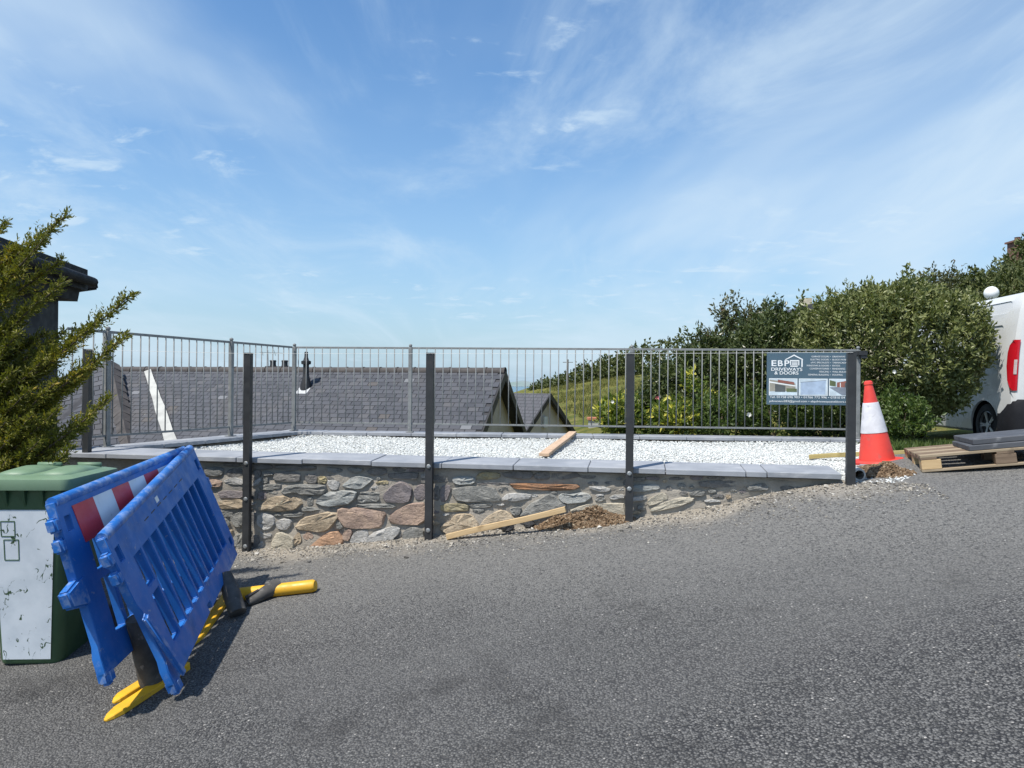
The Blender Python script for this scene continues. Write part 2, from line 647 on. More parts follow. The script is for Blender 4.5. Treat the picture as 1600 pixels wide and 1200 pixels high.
def pad_z(X, Y):
    """gravel surface: level, rising to meet the drive at its open right end"""
    X, Y = np.asarray(X, dtype=float), np.asarray(Y, dtype=float)
    e = X - (3.0 + (Y - 5.8) * 0.42)
    w = sstep(-0.25, 0.45, e)
    return GRAVEL_Z * (1 - w) + np.maximum(zroad(X, Y) + 0.010, GRAVEL_Z) * w


bx_ = np.arange(-4.6, 5.0, 0.12)
by_ = np.arange(5.4, 10.4, 0.12)
BX, BY = np.meshgrid(bx_, by_)
W_ = len(bx_)
ii = (np.arange(len(by_) - 1)[:, None] * W_ + np.arange(W_ - 1)[None, :]).ravel()
fb = np.stack([ii, ii + 1, ii + W_ + 1, ii + W_], 1)
fb = fb[in_poly(BX.ravel(), BY.ravel(), pad_poly)[fb].all(1)]
pad = link('gravel_pad', np_mesh('gravel_pad', np.stack([BX, BY, pad_z(BX, BY) - 0.010], -1).reshape(-1, 3), fb), m_bed)
set_props(pad, kind='structure')


def chips(name, pts, size, mat, squash=0.65, rnd=None):
    """irregular octahedral stones, one per point"""
    n = len(pts)
    oct_v = np.array([[1, 0, 0], [-1, 0, 0], [0, 1, 0], [0, -1, 0], [0, 0, 1], [0, 0, -1]], dtype=float)
    oct_f = np.array([[0, 2, 4], [2, 1, 4], [1, 3, 4], [3, 0, 4], [2, 0, 5], [1, 2, 5], [3, 1, 5], [0, 3, 5]])
    vv = oct_v[None] * (0.65 + 0.7 * rng.random((n, 6, 1)))
    q = unit(rng.normal(size=(n, 4)))
    w_, x_, y_, z_ = q.T
    Rm = np.stack([1 - 2 * (y_**2 + z_**2), 2 * (x_*y_ - z_*w_), 2 * (x_*z_ + y_*w_),
                   2 * (x_*y_ + z_*w_), 1 - 2 * (x_**2 + z_**2), 2 * (y_*z_ - x_*w_),
                   2 * (x_*z_ - y_*w_), 2 * (y_*z_ + x_*w_), 1 - 2 * (x_**2 + y_**2)], -1).reshape(n, 3, 3)
    vv = np.einsum('nij,nkj->nki', Rm, vv)
    vv[:, :, 2] *= squash
    vv = vv * np.asarray(size).reshape(-1, 1, 1) + pts[:, None, :]
    ff = (np.arange(n)[:, None, None] * 6 + oct_f[None]).reshape(-1, 3)
    if rnd is None:
        rnd = rng.random(n)
    return link(name, np_mesh(name, vv.reshape(-1, 3), ff, {'rnd': np.repeat(rnd, 6)}), mat)


def rnd_mat(name, stops, rough=0.85, spec=0.3):
    t = NT(name)
    a = t.n('ShaderNodeAttribute', attribute_name='rnd').outputs['Fac']
    cr = t.n('ShaderNodeValToRGB')
    e = cr.color_ramp.elements
    while len(e) < len(stops):
        e.new(0.5)
    for i, (p_, c_) in enumerate(stops):
        e[i].position = p_
        e[i].color = (*c_, 1)
    t.l(a, cr.inputs[0])
    return t.done(cr.outputs[0], rough, t.bump(t.noise(t.coord('World'), 150, 4), 0.3, 0.003), spec=spec)


N = 84000
px_ = rng.uniform(-4.3, 4.9, N)
py_ = rng.uniform(5.6, 10.4, N)
ok = in_poly(px_, py_, pad_poly) & (px_ - (3.0 + (py_ - 5.8) * 0.42) < 0.12 + 0.12 * rng.random(N) ** 2)
px_, py_ = px_[ok], py_[ok]
pz_ = pad_z(px_, py_) + 0.010 * np.sin(px_ * 2.1 + py_ * 1.3) + rng.uniform(-0.008, 0.010, len(px_))
# a low uneven ridge of stones pushed against the back edging
pz_ += 0.02 * np.exp(-((py_ - (10.0 - 0.07 * (px_ + 3))) / 0.25) ** 2) * rng.random(len(px_))
m_chip = rnd_mat('white_chippings', [(0.0, (0.52, 0.535, 0.515)), (0.5, (0.62, 0.635, 0.615)), (0.92, (0.70, 0.71, 0.69)), (1.0, (0.32, 0.32, 0.30))], 0.8)
gch = chips('white_gravel', np.stack([px_, py_, pz_], -1), rng.uniform(0.007, 0.0145, len(px_)), m_chip)
set_props(gch, 'loose white stone chippings spread over the raised parking pad', 'gravel', kind='stuff')

# ------------------------------------------------------------------ stone wall and copings
STONE_COL = {
    'g': ((0.25, 0.245, 0.225), (0.17, 0.17, 0.16)), 'd': ((0.20, 0.19, 0.175), (0.14, 0.135, 0.13)),
    't': ((0.44, 0.36, 0.26), (0.30, 0.24, 0.17)), 'p': ((0.38, 0.28, 0.215), (0.27, 0.20, 0.165)),
    'w': ((0.42, 0.41, 0.39), (0.29, 0.285, 0.27)), 'b': ((0.24, 0.255, 0.25), (0.33, 0.33, 0.31)),
    'o': ((0.44, 0.27, 0.17), (0.33, 0.21, 0.14)), 'y': ((0.36, 0.30, 0.17), (0.26, 0.23, 0.16)),
    'v': ((0.23, 0.20, 0.195), (0.16, 0.145, 0.15)), 'r': ((0.29, 0.155, 0.085), (0.19, 0.12, 0.08)),
    'c': ((0.44, 0.40, 0.32), (0.34, 0.31, 0.25)),
}
M_STONE = {}
for k_, (a_, b_) in STONE_COL.items():
    a_, b_ = tuple(x * 1.12 for x in a_), tuple(x * 1.15 for x in b_)
    t = NT('wall_stone_' + k_)
    v = t.coord('World')
    c = t.mix(t.rng(t.noise(v, 9, 5, 0.6), 0.35, 0.65), a_, b_)
    c = t.mix(t.rng(t.noise(v, 38, 6, 0.7, 0.6), 0.52, 0.72), c, tuple(x * 0.55 for x in b_))
    c = t.mix(t.rng(t.noise(v, 22, 4, 0.6, 1.2), 0.62, 0.74), c, tuple(min(0.6, x * 1.35 + 0.03) for x in a_))
    b1 = t.bump(t.noise(t.coord('World', scale=(1, 1, 1.8)), 24, 7, 0.68, 0.4), 0.9, 0.02)
    b2 = t.bump(t.noise(v, 120, 4, 0.6), 0.5, 0.004, b1)
    M_STONE[k_] = t.done(c, 0.9, b2, spec=0.25)
t = NT('wall_mortar')
v = t.coord('World')
c = t.mix(t.rng(t.noise(v, 5, 6, 0.65), 0.35, 0.65), (0.37, 0.335, 0.285), (0.27, 0.245, 0.21))
c = t.mix(t.rng(t.noise(v, 60, 5, 0.7), 0.5, 0.75), c, (0.33, 0.30, 0.25))
m_mortar = t.done(c, 0.95, t.bump(t.noise(v, 55, 6, 0.7), 0.8, 0.012), spec=0.2)
t = NT('coping_slab')
v = t.coord('World')
c = t.mix(t.rng(t.noise(v, 2.4, 5, 0.6), 0.35, 0.65), (0.29, 0.305, 0.33), (0.22, 0.235, 0.26))
c = t.mix(t.math('MULTIPLY', t.rng(t.noise(t.coord('World', scale=(0.6, 2, 2)), 6, 6, 0.7), 0.5, 0.72), 0.6), c, (0.46, 0.465, 0.47))
c = t.mix(t.rng(t.noise(v, 70, 4, 0.6), 0.68, 0.76), c, (0.10, 0.105, 0.115))
m_coping = t.done(c, 0.75, t.bump(t.noise(v, 130, 4, 0.6), 0.25, 0.003), spec=0.4)

WALL_T = 0.062                                 # mortar face behind the coping edge
wall = thing('stone_wall', 'rubble stone retaining wall with grey slab coping beside the road', 'wall', fw(0, 0.1, zr(-2.34, 6.5)))
S0, S1 = -1.98, 5.02
cols, rows = 141, 26
mv = []
for j in range(rows):
    for i in range(cols):
        s = S0 + (S1 - S0) * i / (cols - 1)
        g = fw(s, WALL_T, 0)
        zb = zr(g.x, g.y) - 0.12
        z = zb + (COP_Z - 0.052 - zb) * j / (rows - 1)
        off = 0.012 * math.sin(s * 9.1 + z * 7) * math.sin(z * 13 - s * 4) + random.uniform(-0.006, 0.006)
        mv.append(fw(s, WALL_T + off - 0.02 * max(0, 1 - j / 5), z))
mf = [(j * cols + i, j * cols + i + 1, (j + 1) * cols + i + 1, (j + 1) * cols + i) for j in range(rows - 1) for i in range(cols - 1)]
MB().add(mv, mf).build('mortar', m_mortar, wall, world=True, smooth=True)
core = MB()
a_, b_ = fw(S0, 0.1, -2.3), fw(S1 - 0.01, 0.1, -2.3)
core.hexa([a_, b_, b_ + FN * 0.2, a_ + FN * 0.2], [q + Vector((0, 0, 2.3 + COP_Z - 0.054)) for q in (a_, b_, b_ + FN * 0.2, a_ + FN * 0.2)])
core.build('core', m_mortar, wall, world=True)

Z1, Z2, Z3, Z4, Z5 = (310, 720, 7.273), (510, 720, 7.273), (690, 720, 7.273), (880, 720, 7.273), (1080, 700, 5.714)
STONES = [
 (Z1, 'g', '75,110 140,70 280,85 290,150 200,175 80,150'), (Z1, 'p', '90,225 180,210 270,230 260,285 190,295 100,270'),
 (Z1, 'w', '305,220 400,185 515,205 515,270 430,265 310,250'), (Z1, 'd', '330,100 500,85 512,175 330,185'),
 (Z1, 'v', '240,345 510,340 512,410 380,425 240,415'), (Z1, 't', '215,470 330,445 510,450 512,535 300,540 215,520'),
 (Z1, 'g', '230,570 400,575 390,630 240,630'), (Z1, 'g', '355,640 510,565 515,740 420,750'),
 (Z1, 'g', '265,660 330,660 370,720 330,750 270,740'), (Z1, 't', '310,790 400,780 350,860'),
 (Z1, 'g', '370,880 510,815 515,1050 430,1060'), (Z1, 'w', '605,280 640,230 710,190 712,250 640,290'),
 (Z1, 'g', '705,295 760,270 940,265 930,310 860,330 710,320'), (Z1, 'g', '725,190 795,190 795,250 730,250'),
 (Z1, 'd', '620,110 715,110 705,185 610,240'), (Z1, 'd', '600,350 675,350 675,440 600,440'),
 (Z1, 'v', '685,350 785,345 770,435 685,440'), (Z1, 'g', '805,350 910,345 910,375 810,378'),
 (Z1, 'd', '870,130 1160,125 1165,235 870,230'), (Z1, 'd', '1215,150 1350,165 1350,255 1230,250'),
 (Z1, 'y', '1362,180 1455,175 1460,255 1367,258'), (Z1, 'g', '955,370 1000,285 1200,270 1440,275 1450,330 1400,380 1170,380 1130,345'),
 (Z1, 't', '710,520 850,410 990,405 1050,430 1090,405 1180,460 1100,545 980,570 730,555'),
 (Z1, 'g', '1240,415 1310,410 1305,505 1240,505'), (Z1, 'g', '1175,540 1260,515 1410,550 1340,570 1190,570'),
 (Z1, 'b', '1340,455 1480,360 1600,345 1790,350 1780,410 1700,500 1450,510'),
 (Z1, 'w', '675,640 740,590 850,620 880,690 830,765 740,775 680,720'), (Z1, 'w', '885,690 960,660 1060,670 1050,740 990,785 900,760'),
 (Z1, 'g', '860,600 945,595 945,625 870,630'), (Z1, 'g', '975,600 1185,585 1180,630 980,635'),
 (Z1, 't', '1125,730 1190,660 1440,595 1540,590 1590,620 1500,750 1420,800 1150,780'),
 (Z1, 'p', '1190,850 1260,810 1320,850 1290,895 1210,885'), (Z1, 'c', '830,960 920,800 1085,870 1085,960 1060,1040 850,1040'),
 (Z1, 't', '1095,860 1150,805 1190,910 1095,970'), (Z1, 'o', '1240,1000 1420,850 1520,810 1600,820 1635,900 1620,980 1300,1015'),
 (Z1, 'w', '700,800 760,830 840,820 820,870 730,880'), (Z1, 'w', '680,960 730,905 750,970 700,1000'),
 (Z1, 'd', '610,850 680,840 710,900 670,1000 610,1030'), (Z1, 'd', '600,590 665,600 660,720 600,730'),
 (Z1, 'd', '290,30 505,22 505,60 295,64'), (Z1, 'd', '620,40 840,45 840,95 625,90'), (Z1, 'd', '880,40 1320,50 1320,105 900,100'),
 (Z2, 'w', '10,230 90,220 160,230 130,325 60,325'), (Z2, 'g', '10,70 190,90 180,130 30,135'),
 (Z2, 'g', '235,95 300,70 420,95 390,125 310,140'), (Z2, 'd', '10,160 190,170 180,205 10,205'),
 (Z2, 'b', '195,270 320,175 530,200 500,250 380,320 210,295'), (Z2, 'd', '465,110 560,80 685,90 680,155 500,160'),
 (Z2, 'd', '755,75 900,75 900,120 760,120'), (Z2, 'v', '915,80 1115,80 1115,122 920,122'),
 (Z2, 'd', '720,135 1030,132 1040,190 1010,210 720,200'), (Z2, 'y', '565,235 700,225 705,265 575,268'),
 (Z2, 'w', '505,300 590,280 600,310 530,320'), (Z2, 'g', '385,352 600,352 600,380 390,380'),
 (Z2, 'g', '365,420 390,390 610,390 600,440 560,470 370,470'), (Z2, 'g', '350,490 690,485 800,530 640,530 360,525'),
 (Z2, 'v', '650,400 740,290 860,240 960,300 970,400 930,465 700,470'), (Z2, 'v', '990,330 1060,275 1125,280 1125,440 1010,425'),
 (Z2, 'p', '135,560 220,535 400,545 640,570 660,620 640,740 480,760 240,750 160,660'),
 (Z2, 'p', '715,640 830,545 980,480 1120,490 1115,710 760,710'), (Z2, 'g', '110,720 160,690 195,760 130,780'),
 (Z2, 'p', '185,840 240,780 300,790 265,900 200,900'), (Z2, 'w', '275,910 330,800 450,790 485,830 425,945 300,940'),
 (Z2, 'w', '440,940 500,835 720,745 820,760 840,810 740,900 690,950'), (Z2, 'd', '760,900 845,825 862,855 805,900'),
 (Z2, 'g', '870,880 880,800 980,750 1110,770 1110,890 960,940'), (Z2, 'd', '1215,300 1285,290 1290,450 1210,440'),
 (Z2, 'v', '1300,300 1400,275 1420,320 1360,460 1300,450'), (Z2, 'd', '1210,160 1400,165 1395,240 1215,240'),
 (Z3, 'b', '130,180 370,175 385,265 140,260'), (Z3, 'y', '400,180 450,130 660,140 650,195 540,210 410,205'),
 (Z3, 'd', '700,130 1000,120 1035,170 1000,205 720,190'), (Z3, 'd', '1060,130 1225,130 1225,210 1050,210'),
 (Z3, 'd', '1255,130 1500,120 1580,170 1400,210 1260,200'), (Z3, 'd', '420,247 760,245 760,270 430,273'),
 (Z3, 'r', '800,275 900,250 1230,265 1500,265 1570,290 1480,325 1220,330 850,320'),
 (Z3, 'g', '135,292 580,292 650,400 660,460 200,460 150,390'), (Z3, 'g', '610,305 780,292 665,350'),
 (Z3, 'w', '680,430 770,365 1000,380 1020,420 880,455 700,455'), (Z3, 'w', '1025,385 1080,380 1110,405 1035,415'),
 (Z3, 'b', '1330,410 1390,365 1480,385 1560,360 1650,370 1700,420 1600,470 1400,480'),
 (Z3, 'y', '0,490 250,485 310,520 300,570 0,570'), (Z3, 'g', '325,490 570,490 570,525 328,525'),
 (Z3, 'g', '345,565 400,540 500,555 440,585'), (Z3, 'w', '610,500 680,485 720,500 680,512'),
 (Z3, 'g', '780,540 900,520 895,600 850,620 790,590'), (Z3, 't', '0,790 20,720 110,690 150,620 250,600 340,610 400,700 400,770 100,840'),
 (Z3, 't', '420,760 520,640 600,590 690,560 770,620 840,660 700,740 500,790'),
 (Z3, 'g', '900,640 990,500 1110,440 1200,385 1300,420 1400,500 1410,560 1050,640'), (Z3, 'w', '0,600 110,600 40,630'),
 (Z4, 'c', '95,570 160,520 320,490 560,480 690,500 690,630 450,650 120,610'), (Z4, 'w', '275,300 420,285 545,310 510,345 420,350'),
 (Z4, 'd', '140,170 370,165 360,195 270,207'), (Z4, 'd', '280,240 400,235 400,268 290,270'), (Z4, 'd', '470,235 600,230 600,262 475,265'),
 (Z4, 'w', '635,320 690,300 690,335 640,335'), (Z4, 'w', '370,385 450,375 465,400 380,405'), (Z4, 'g', '360,420 460,415 480,445 370,460'),
 (Z4, 'w', '525,420 570,385 690,380 690,430 550,435'), (Z4, 'b', '770,280 1080,265 1090,320 950,345 770,345'),
 (Z4, 'w', '770,420 940,390 945,430 870,455 770,460'), (Z4, 'g', '840,520 890,490 935,520 920,555 850,555'),
 (Z4, 'c', '965,440 1110,360 1180,390 1180,440 1000,500 970,500'), (Z4, 'c', '1000,540 1200,450 1400,410 1480,440 1380,490 1200,540 1020,570'),
 (Z4, 'v', '1440,165 1580,160 1590,210 1450,215'), (Z4, 'd', '780,190 930,185 930,225 790,230'), (Z4, 'v', '940,180 1090,180 1090,215 950,215'),
 (Z4, 'd', '1200,190 1380,185 1370,215 1210,218'), (Z5, 'd', '80,295 400,290 405,345 90,350'), (Z5, 'd', '420,300 480,300 480,350 420,355'),
 (Z5, 'g', '500,340 640,315 690,350 670,380 510,385'), (Z5, 'd', '800,340 900,340 930,365 800,375'), (Z5, 'd', '150,255 300,258 300,280 155,278'),
]
for row in range(6):                           # the stretch behind the barriers
    x = 132 + row % 2 * 12
    while x < 300:
        w_ = random.uniform(22, 46)
        y0 = 738 + row * 27
        if x + w_ < 316 - row * 2:
            STONES.append(((0, 0, 1.0), random.choice('gdwtpv'), ' '.join('%.1f,%.1f' % q for q in (
                (x, y0 + random.uniform(2, 8)), (x + w_ * .4, y0 + random.uniform(0, 4)), (x + w_ * .95, y0 + random.uniform(2, 8)),
                (x + w_, y0 + random.uniform(14, 21)), (x + w_ * .5, y0 + random.uniform(20, 24)), (x + 1, y0 + random.uniform(14, 21))))))
        x += w_ + 3


boxes = []
for (ox, oy, sc), mat, txt in STONES:
    xs_ = [ox + float(a.split(',')[0]) / sc for a in txt.split()]
    ys_ = [oy + float(a.split(',')[1]) / sc for a in txt.split()]
    boxes.append((min(xs_), min(ys_), max(xs_), max(ys_)))
rs_ = random.Random(3)
for _ in range(9000):                          # small packing pieces in the gaps
    w_, h_ = rs_.uniform(5, 26), rs_.uniform(3.5, 9)
    x, y = rs_.uniform(322, 1180), rs_.uniform(736, 862)
    q_ = on_wall(x + w_ / 2, y + h_, 0.05)
    if q_.z < zr(q_.x, q_.y) + 0.03 or P(x, y, q_.y).z > COP_Z - 0.075:
        continue
    if any(x < b[2] + 1.5 and x + w_ > b[0] - 1.5 and y < b[3] + 1.5 and y + h_ > b[1] - 1.5 for b in boxes):
        continue
    boxes.append((x, y, x + w_, y + h_))
    STONES.append(((0, 0, 1.0), rs_.choice('gddwgvt'), ' '.join('%.1f,%.1f' % q for q in (
        (x, y + h_ * rs_.uniform(.1, .5)), (x + w_ * .5, y), (x + w_, y + h_ * rs_.uniform(.1, .5)), (x + w_ * .97, y + h_ * .9), (x + w_ * .4, y + h_), (x + w_ * .03, y + h_ * .9)))))


def chaikin(pts, k=0.22):
    out = []
    for i in range(len(pts)):
        a, b = pts[i], pts[(i + 1) % len(pts)]
        out += [a.lerp(b, k), a.lerp(b, 1 - k)]
    return out


def make_stone(poly, mat, i):
    rs = random.Random(i * 13 + 5)
    mx, my = sum(q[0] for q in poly) / len(poly), sum(q[1] for q in poly) / len(poly)
    base = [on_wall(mx + (x - mx) * 1.10, my + (y - my) * 1.12, WALL_T) for x, y in poly]
    area = 0.0
    for k in range(len(base)):
        a, b = base[k], base[(k + 1) % len(base)]
        area += (a.dot(FD) * b.z - b.dot(FD) * a.z) / 2
    size = math.sqrt(abs(area))
    ring = chaikin(base)
    if len(ring) < 14:
        ring = chaikin(ring, 0.2) if len(ring) < 10 else ring
    c0 = sum(ring, Vector()) / len(ring)
    p = min(0.042, 0.010 + 0.10 * size * rs.uniform(0.6, 1.15))
    if mat in 'dv' and size < 0.14:
        p *= 0.6
    ring = [q + (q - c0) * rs.uniform(-0.05, 0.04) for q in ring]
    rings = []
    for k, d in ((1.0, -0.025), (0.99, 0.45 * p), (0.93, 0.95 * p), (0.6, p)):
        rings.append([c0 + (q - c0) * k - FN * (d * (1 + (rs.uniform(-0.3, 0.3) if d > 0 else 0)))
                      + Vector((0, 0, rs.uniform(-1, 1) * 0.03 * size if d > 0 else 0)) for q in ring])
    m = MB()
    m.loft(rings, caps=False)
    n = len(ring)
    m.v.append(c0 - FN * p * rs.uniform(0.8, 1.35) + FD * rs.uniform(-.2, .2) * size + Vector((0, 0, rs.uniform(-.12, .12) * size)))
    ci = len(m.v) - 1
    m.f += [(3 * n + k, 3 * n + (k + 1) % n, ci) for k in range(n)]
    o = m.build('stone', M_STONE[mat], wall, world=True, smooth=True, angle=R(24))


for i, ((ox, oy, sc), mat, txt) in enumerate(STONES):
    make_stone([(ox + float(a.split(',')[0]) / sc, oy + float(a.split(',')[1]) / sc) for a in txt.split()], mat, i)


def slab(parent, p0, p1, width_vec, z0, z1, thick=0.043, mat=m_coping, name='coping_stone'):
    """coping stone from p0 to p1 along its front edge, width_vec to its back edge, top z0 in front and z1 behind"""
    a, b = Vector((p0.x, p0.y, z0)), Vector((p1.x, p1.y, z0))
    w = Vector((width_vec.x, width_vec.y, z1 - z0))
    t_ = Vector((0, 0, -thick))
    return MB().hexa([a + t_, b + t_, b + w + t_, a + w + t_], [a, b, b + w, a + w]).build(name, mat, parent, world=True, bevel=0.004, seg=1)


front_joints = [-1.99, -1.45, -0.84]
for px in (369, 472, 580, 690, 802, 919, 1040, 1166, 1199):
    q = on_wall(px, 722, 0.0)
    front_joints.append((q - FW0).dot(FD))
front_joints.append(4.985)
for a_, b_ in zip(front_joints[:-1], front_joints[1:]):
    dz = random.uniform(-0.003, 0.003)
    slab(wall, fw(a_ + 0.003, random.uniform(-0.004, 0.004), 0), fw(b_ - 0.003, random.uniform(-0.004, 0.004), 0), FN * 0.40, COP_Z + dz, COP_Z + 0.022 + dz)

side_wall = thing('side_wall', 'low rendered side wall with slab coping under the left railing', 'wall', LF0 + Vector((0, 0, -1.8)))
L_len = (LF1 - LF0).length
nb = MB()
a_, b_ = LF0 + LD * 0.42 + LN * 0.12, LF1 + LN * 0.12
nb.hexa([q + Vector((0, 0, -2.6)) for q in (a_, b_, b_ - LN * 0.24, a_ - LN * 0.24)], [q + Vector((0, 0, COP_Z - 0.056)) for q in (a_, b_, b_ - LN * 0.24, a_ - LN * 0.24)])
nb.build('wall_face', m_mortar, side_wall, world=True)
k_ = 0.50
while k_ < L_len - 0.16:
    e_ = min(k_ + 0.6, L_len - 0.16)
    slab(side_wall, LF0 + LD * (k_ + 0.003) - LN * 0.19, LF0 + LD * (e_ - 0.003) - LN * 0.19, LN * 0.38, COP_Z + 0.004, COP_Z + 0.004)
    k_ = e_
back_wall = thing('back_wall', 'low dark back wall with slab coping behind the white gravel', 'wall', BW0 + Vector((0, 0, -1.8)))
nb = MB()
a_, b_ = BW0 + BN * 0.05 - BD * 0.05, BW1 + BN * 0.05
nb.hexa([q + Vector((0, 0, -2.8)) for q in (a_, b_, b_ + BN * 0.24, a_ + BN * 0.24)], [q + Vector((0, 0, COP_Z - 0.054)) for q in (a_, b_, b_ + BN * 0.24, a_ + BN * 0.24)])
nb.build('wall_face', m_mortar, back_wall, world=True)
B_len = (BW1 - BW0).length
k_ = -0.28
while k_ < B_len:
    e_ = k_ + 0.62
    dz = random.uniform(-0.003, 0.003)
    slab(back_wall, BW0 + BD * (k_ + 0.003), BW0 + BD * (e_ - 0.003), BN * 0.36, COP_Z + dz, COP_Z + dz + 0.004)
    k_ = e_

# slabs laid at the open right end of the pad
for i, (s_, t_, rz_) in enumerate(((5.42, 0.72, 0.05), (6.03, 0.80, 0.02))):
    p0 = fw(s_, t_, 0)
    d_ = Matrix.Rotation(rz_, 3, 'Z') @ FD
    n_ = Vector((-d_.y, d_.x, 0))
    o = MB()
    z_ = -0.688 + 0.006 * i
    a, b = p0, p0 + d_ * 0.6
    o.hexa([Vector((q.x, q.y, z_ - 0.05)) for q in (a, b, b + n_ * 0.34, a + n_ * 0.34)], [Vector((q.x, q.y, z_)) for q in (a, b, b + n_ * 0.34, a + n_ * 0.34)])
    set_props(o.build('paving_slab', m_coping, bevel=0.004, seg=1),
              ('grey paving slab on the soil between the last black post and the cone', 'grey paving slab under the right edge of the traffic cone')[i], 'slab')

# ------------------------------------------------------------------ railings
m_galv = pm('galvanised_steel', (0.21, 0.22, 0.22), (0.165, 0.175, 0.175), 9, 0.62, 0, metal=0.0, c3=(0.26, 0.26, 0.255), s3=14)
m_black = pm('black_steel', (0.022, 0.023, 0.025), (0.032, 0.033, 0.035), 9, 0.52, 0.06, 120, 0.002)
RAIL_TOP, RAIL_BOT = 0.505, -0.548
picket_me = MB().tube([(0, 0, RAIL_BOT), (0, 0, RAIL_TOP)], 0.0068, 8).mesh('picket')
picket_me.materials.append(m_galv)
picket_me.polygons.foreach_set('use_smooth', np.ones(len(picket_me.polygons), dtype=bool))
post_me = MB().box((0, 0, (RAIL_TOP + COP_Z) / 2), (0.05, 0.05, RAIL_TOP - COP_Z + 0.01)).mesh('post', None, 0.004, 1)
post_me.materials.append(m_galv)
fin = MB().lathe([(0.004, 0.0), (0.020, 0.004), (0.016, 0.010), (0.022, 0.020), (0.025, 0.030), (0.022, 0.042), (0.012, 0.050), (0.001, 0.053)], 12).mesh('finial')
fin.materials.append(m_galv)
base_me = MB().box((0, 0, COP_Z + 0.010), (0.10, 0.10, 0.010)).mesh('base_plate', None, 0.002, 1)
base_me.materials.append(m_galv)


def railing(label, A, B, posts, spacing=0.114):
    A, B = Vector(A), Vector(B)
    D = (B - A).normalized()
    L = (B - A).length
    rz = math.atan2(D.y, D.x)
    root = thing('railing', label, 'railing', Matrix.Translation(Vector((A.x, A.y, 0))) @ Matrix.Rotation(rz, 4, 'Z'))
    MB().box((L / 2, 0, RAIL_TOP), (L, 0.012, 0.028)).build('top_rail', m_galv, root, bevel=0.002, seg=1)
    MB().box((L / 2, 0, RAIL_BOT), (L, 0.012, 0.024)).build('bottom_rail', m_galv, root, bevel=0.002, seg=1)
    for s in posts:
        p = link('post', post_me, None, root)
        p.location = (s, 0, 0)
        q = link('finial', fin, None, p)
        q.location = (0, 0, RAIL_TOP + 0.004)
        q = link('base_plate', base_me, None, p)
    s = spacing * 0.5
    while s < L:
        if min([abs(s - x) for x in posts] or [9]) > 0.03:
            q = link('picket', picket_me, None, root)
            q.location = (s, 0, 0)
            q.rotation_euler = (0, random.uniform(-0.003, 0.003), 0)
        s += spacing
    return root


def s_at(A, D, px):
    """distance along a plan line where the picture column px meets it"""
    k = P(px, 602, 1.0).x
    return (A.y * k - A.x) / (D.x - D.y * k)


RB0 = BW0 + BN * 0.17
RB0 = Vector((LF1.x, LF1.y, 0))
RB1 = BW1 + BN * 0.17
RBD = (RB1 - RB0).normalized()
railing('galvanised railing with ball topped posts along the left side of the pad', LF0 + LD * 0.1, LF1 - LD * 0.05,
        [s_at(LF0 + LD * 0.1, LD, 168), s_at(LF0 + LD * 0.1, LD, 361)])
railing('long galvanised railing along the back of the white gravel pad', RB0, RB1,
        [0.0] + [s_at(RB0, RBD, x) for x in (641, 987)] + [(RB1 - RB0).length])
# small black lamp on the end post
lampbox = MB().box((RB1.x + 0.02, RB1.y - 0.05, RAIL_TOP - 0.04), (0.13, 0.09, 0.06)).box((RB1.x + 0.04, RB1.y - 0.06, RAIL_TOP - 0.09), (0.09, 0.05, 0.04))
set_props(lampbox.build('security_light', m_black, bevel=0.006), 'small black security light on the end post of the back railing', 'light')

# ------------------------------------------------------------------ black fence posts and string line
m_bolt = pm('zinc_bolt', (0.42, 0.43, 0.43), None, 30, 0.4, 0, metal=0.7)
bolt_me = MB().lathe([(0.002, 0.010), (0.012, 0.010), (0.014, 0.006), (0.019, 0.004), (0.020, 0.0), (0.0199, -0.001)], 8).mesh('bolt')
bolt_me.materials.append(m_bolt)
POST_LABELS = ['black steel fence post partly hidden by the conifer at the far left', 'black steel fence post just right of the blue barriers',
               'black steel fence post above the lower end of the pale batten', 'black steel fence post beside the brown soil heap at the wall foot',
               'black steel fence post in front of the blue advertising board']
tops = []
for i, (px, ptop, pbot, bolts) in enumerate(((124, 546, 706, ()), (391, 552, 868, (724, 780, 854)), (675, 552, 845, (729, 829)),
                                             (982, 552, 810, (740, 764)), (1328, 550, 756, ()))):
    s = (i - 1) * POST_S if i else -1.70
    t_ = -0.034 if i else 0.06
    c_ = fw(s, t_, 0)
    zt = P(px, ptop, c_.y).z
    zb = (P(px, pbot, c_.y).z - 0.02) if i else COP_Z
    if i:
        zb = min(zb, zr(c_.x, c_.y) - 0.01)
    root = thing('fence_post', POST_LABELS[i], 'post', Matrix.Translation(Vector((c_.x, c_.y, zb))) @ Matrix.Rotation(math.atan2(FD.y, FD.x), 4, 'Z'),
                 'black posts for the new front fence')
    # open channel section: web towards the road, two flanges
    w_, d_, th = 0.062, 0.05, 0.006
    MB().box((0, -d_ / 2 + th / 2, (zt - zb) / 2), (w_, th, zt - zb)).box((-w_ / 2 + th / 2, th / 2 + 0.0005, (zt - zb) / 2), (th, d_ - th, zt - zb - 0.002)).box(
        (w_ / 2 - th / 2, th / 2 + 0.0005, (zt - zb) / 2), (th, d_ - th, zt - zb - 0.002)).build('channel', m_black, root)
    MB().box((0, 0, zt - zb + 0.002), (w_ + 0.002, d_ + 0.002, 0.004)).build('cap', m_black, root)
    for by in bolts:
        zz = P(px, by, c_.y - 0.03).z - zb
        b = link('bolt', bolt_me, None, root)
        b.location = (0.0, -d_ / 2 - 0.0005, zz)
        b.rotation_euler = (R(90), 0, 0)
        st = MB().box((0, 0.055, zz), (0.03, 0.06, 0.03)).build('spacer', m_black, root)
    tops.append(Vector((c_.x, c_.y - 0.03, zt - 0.004)))
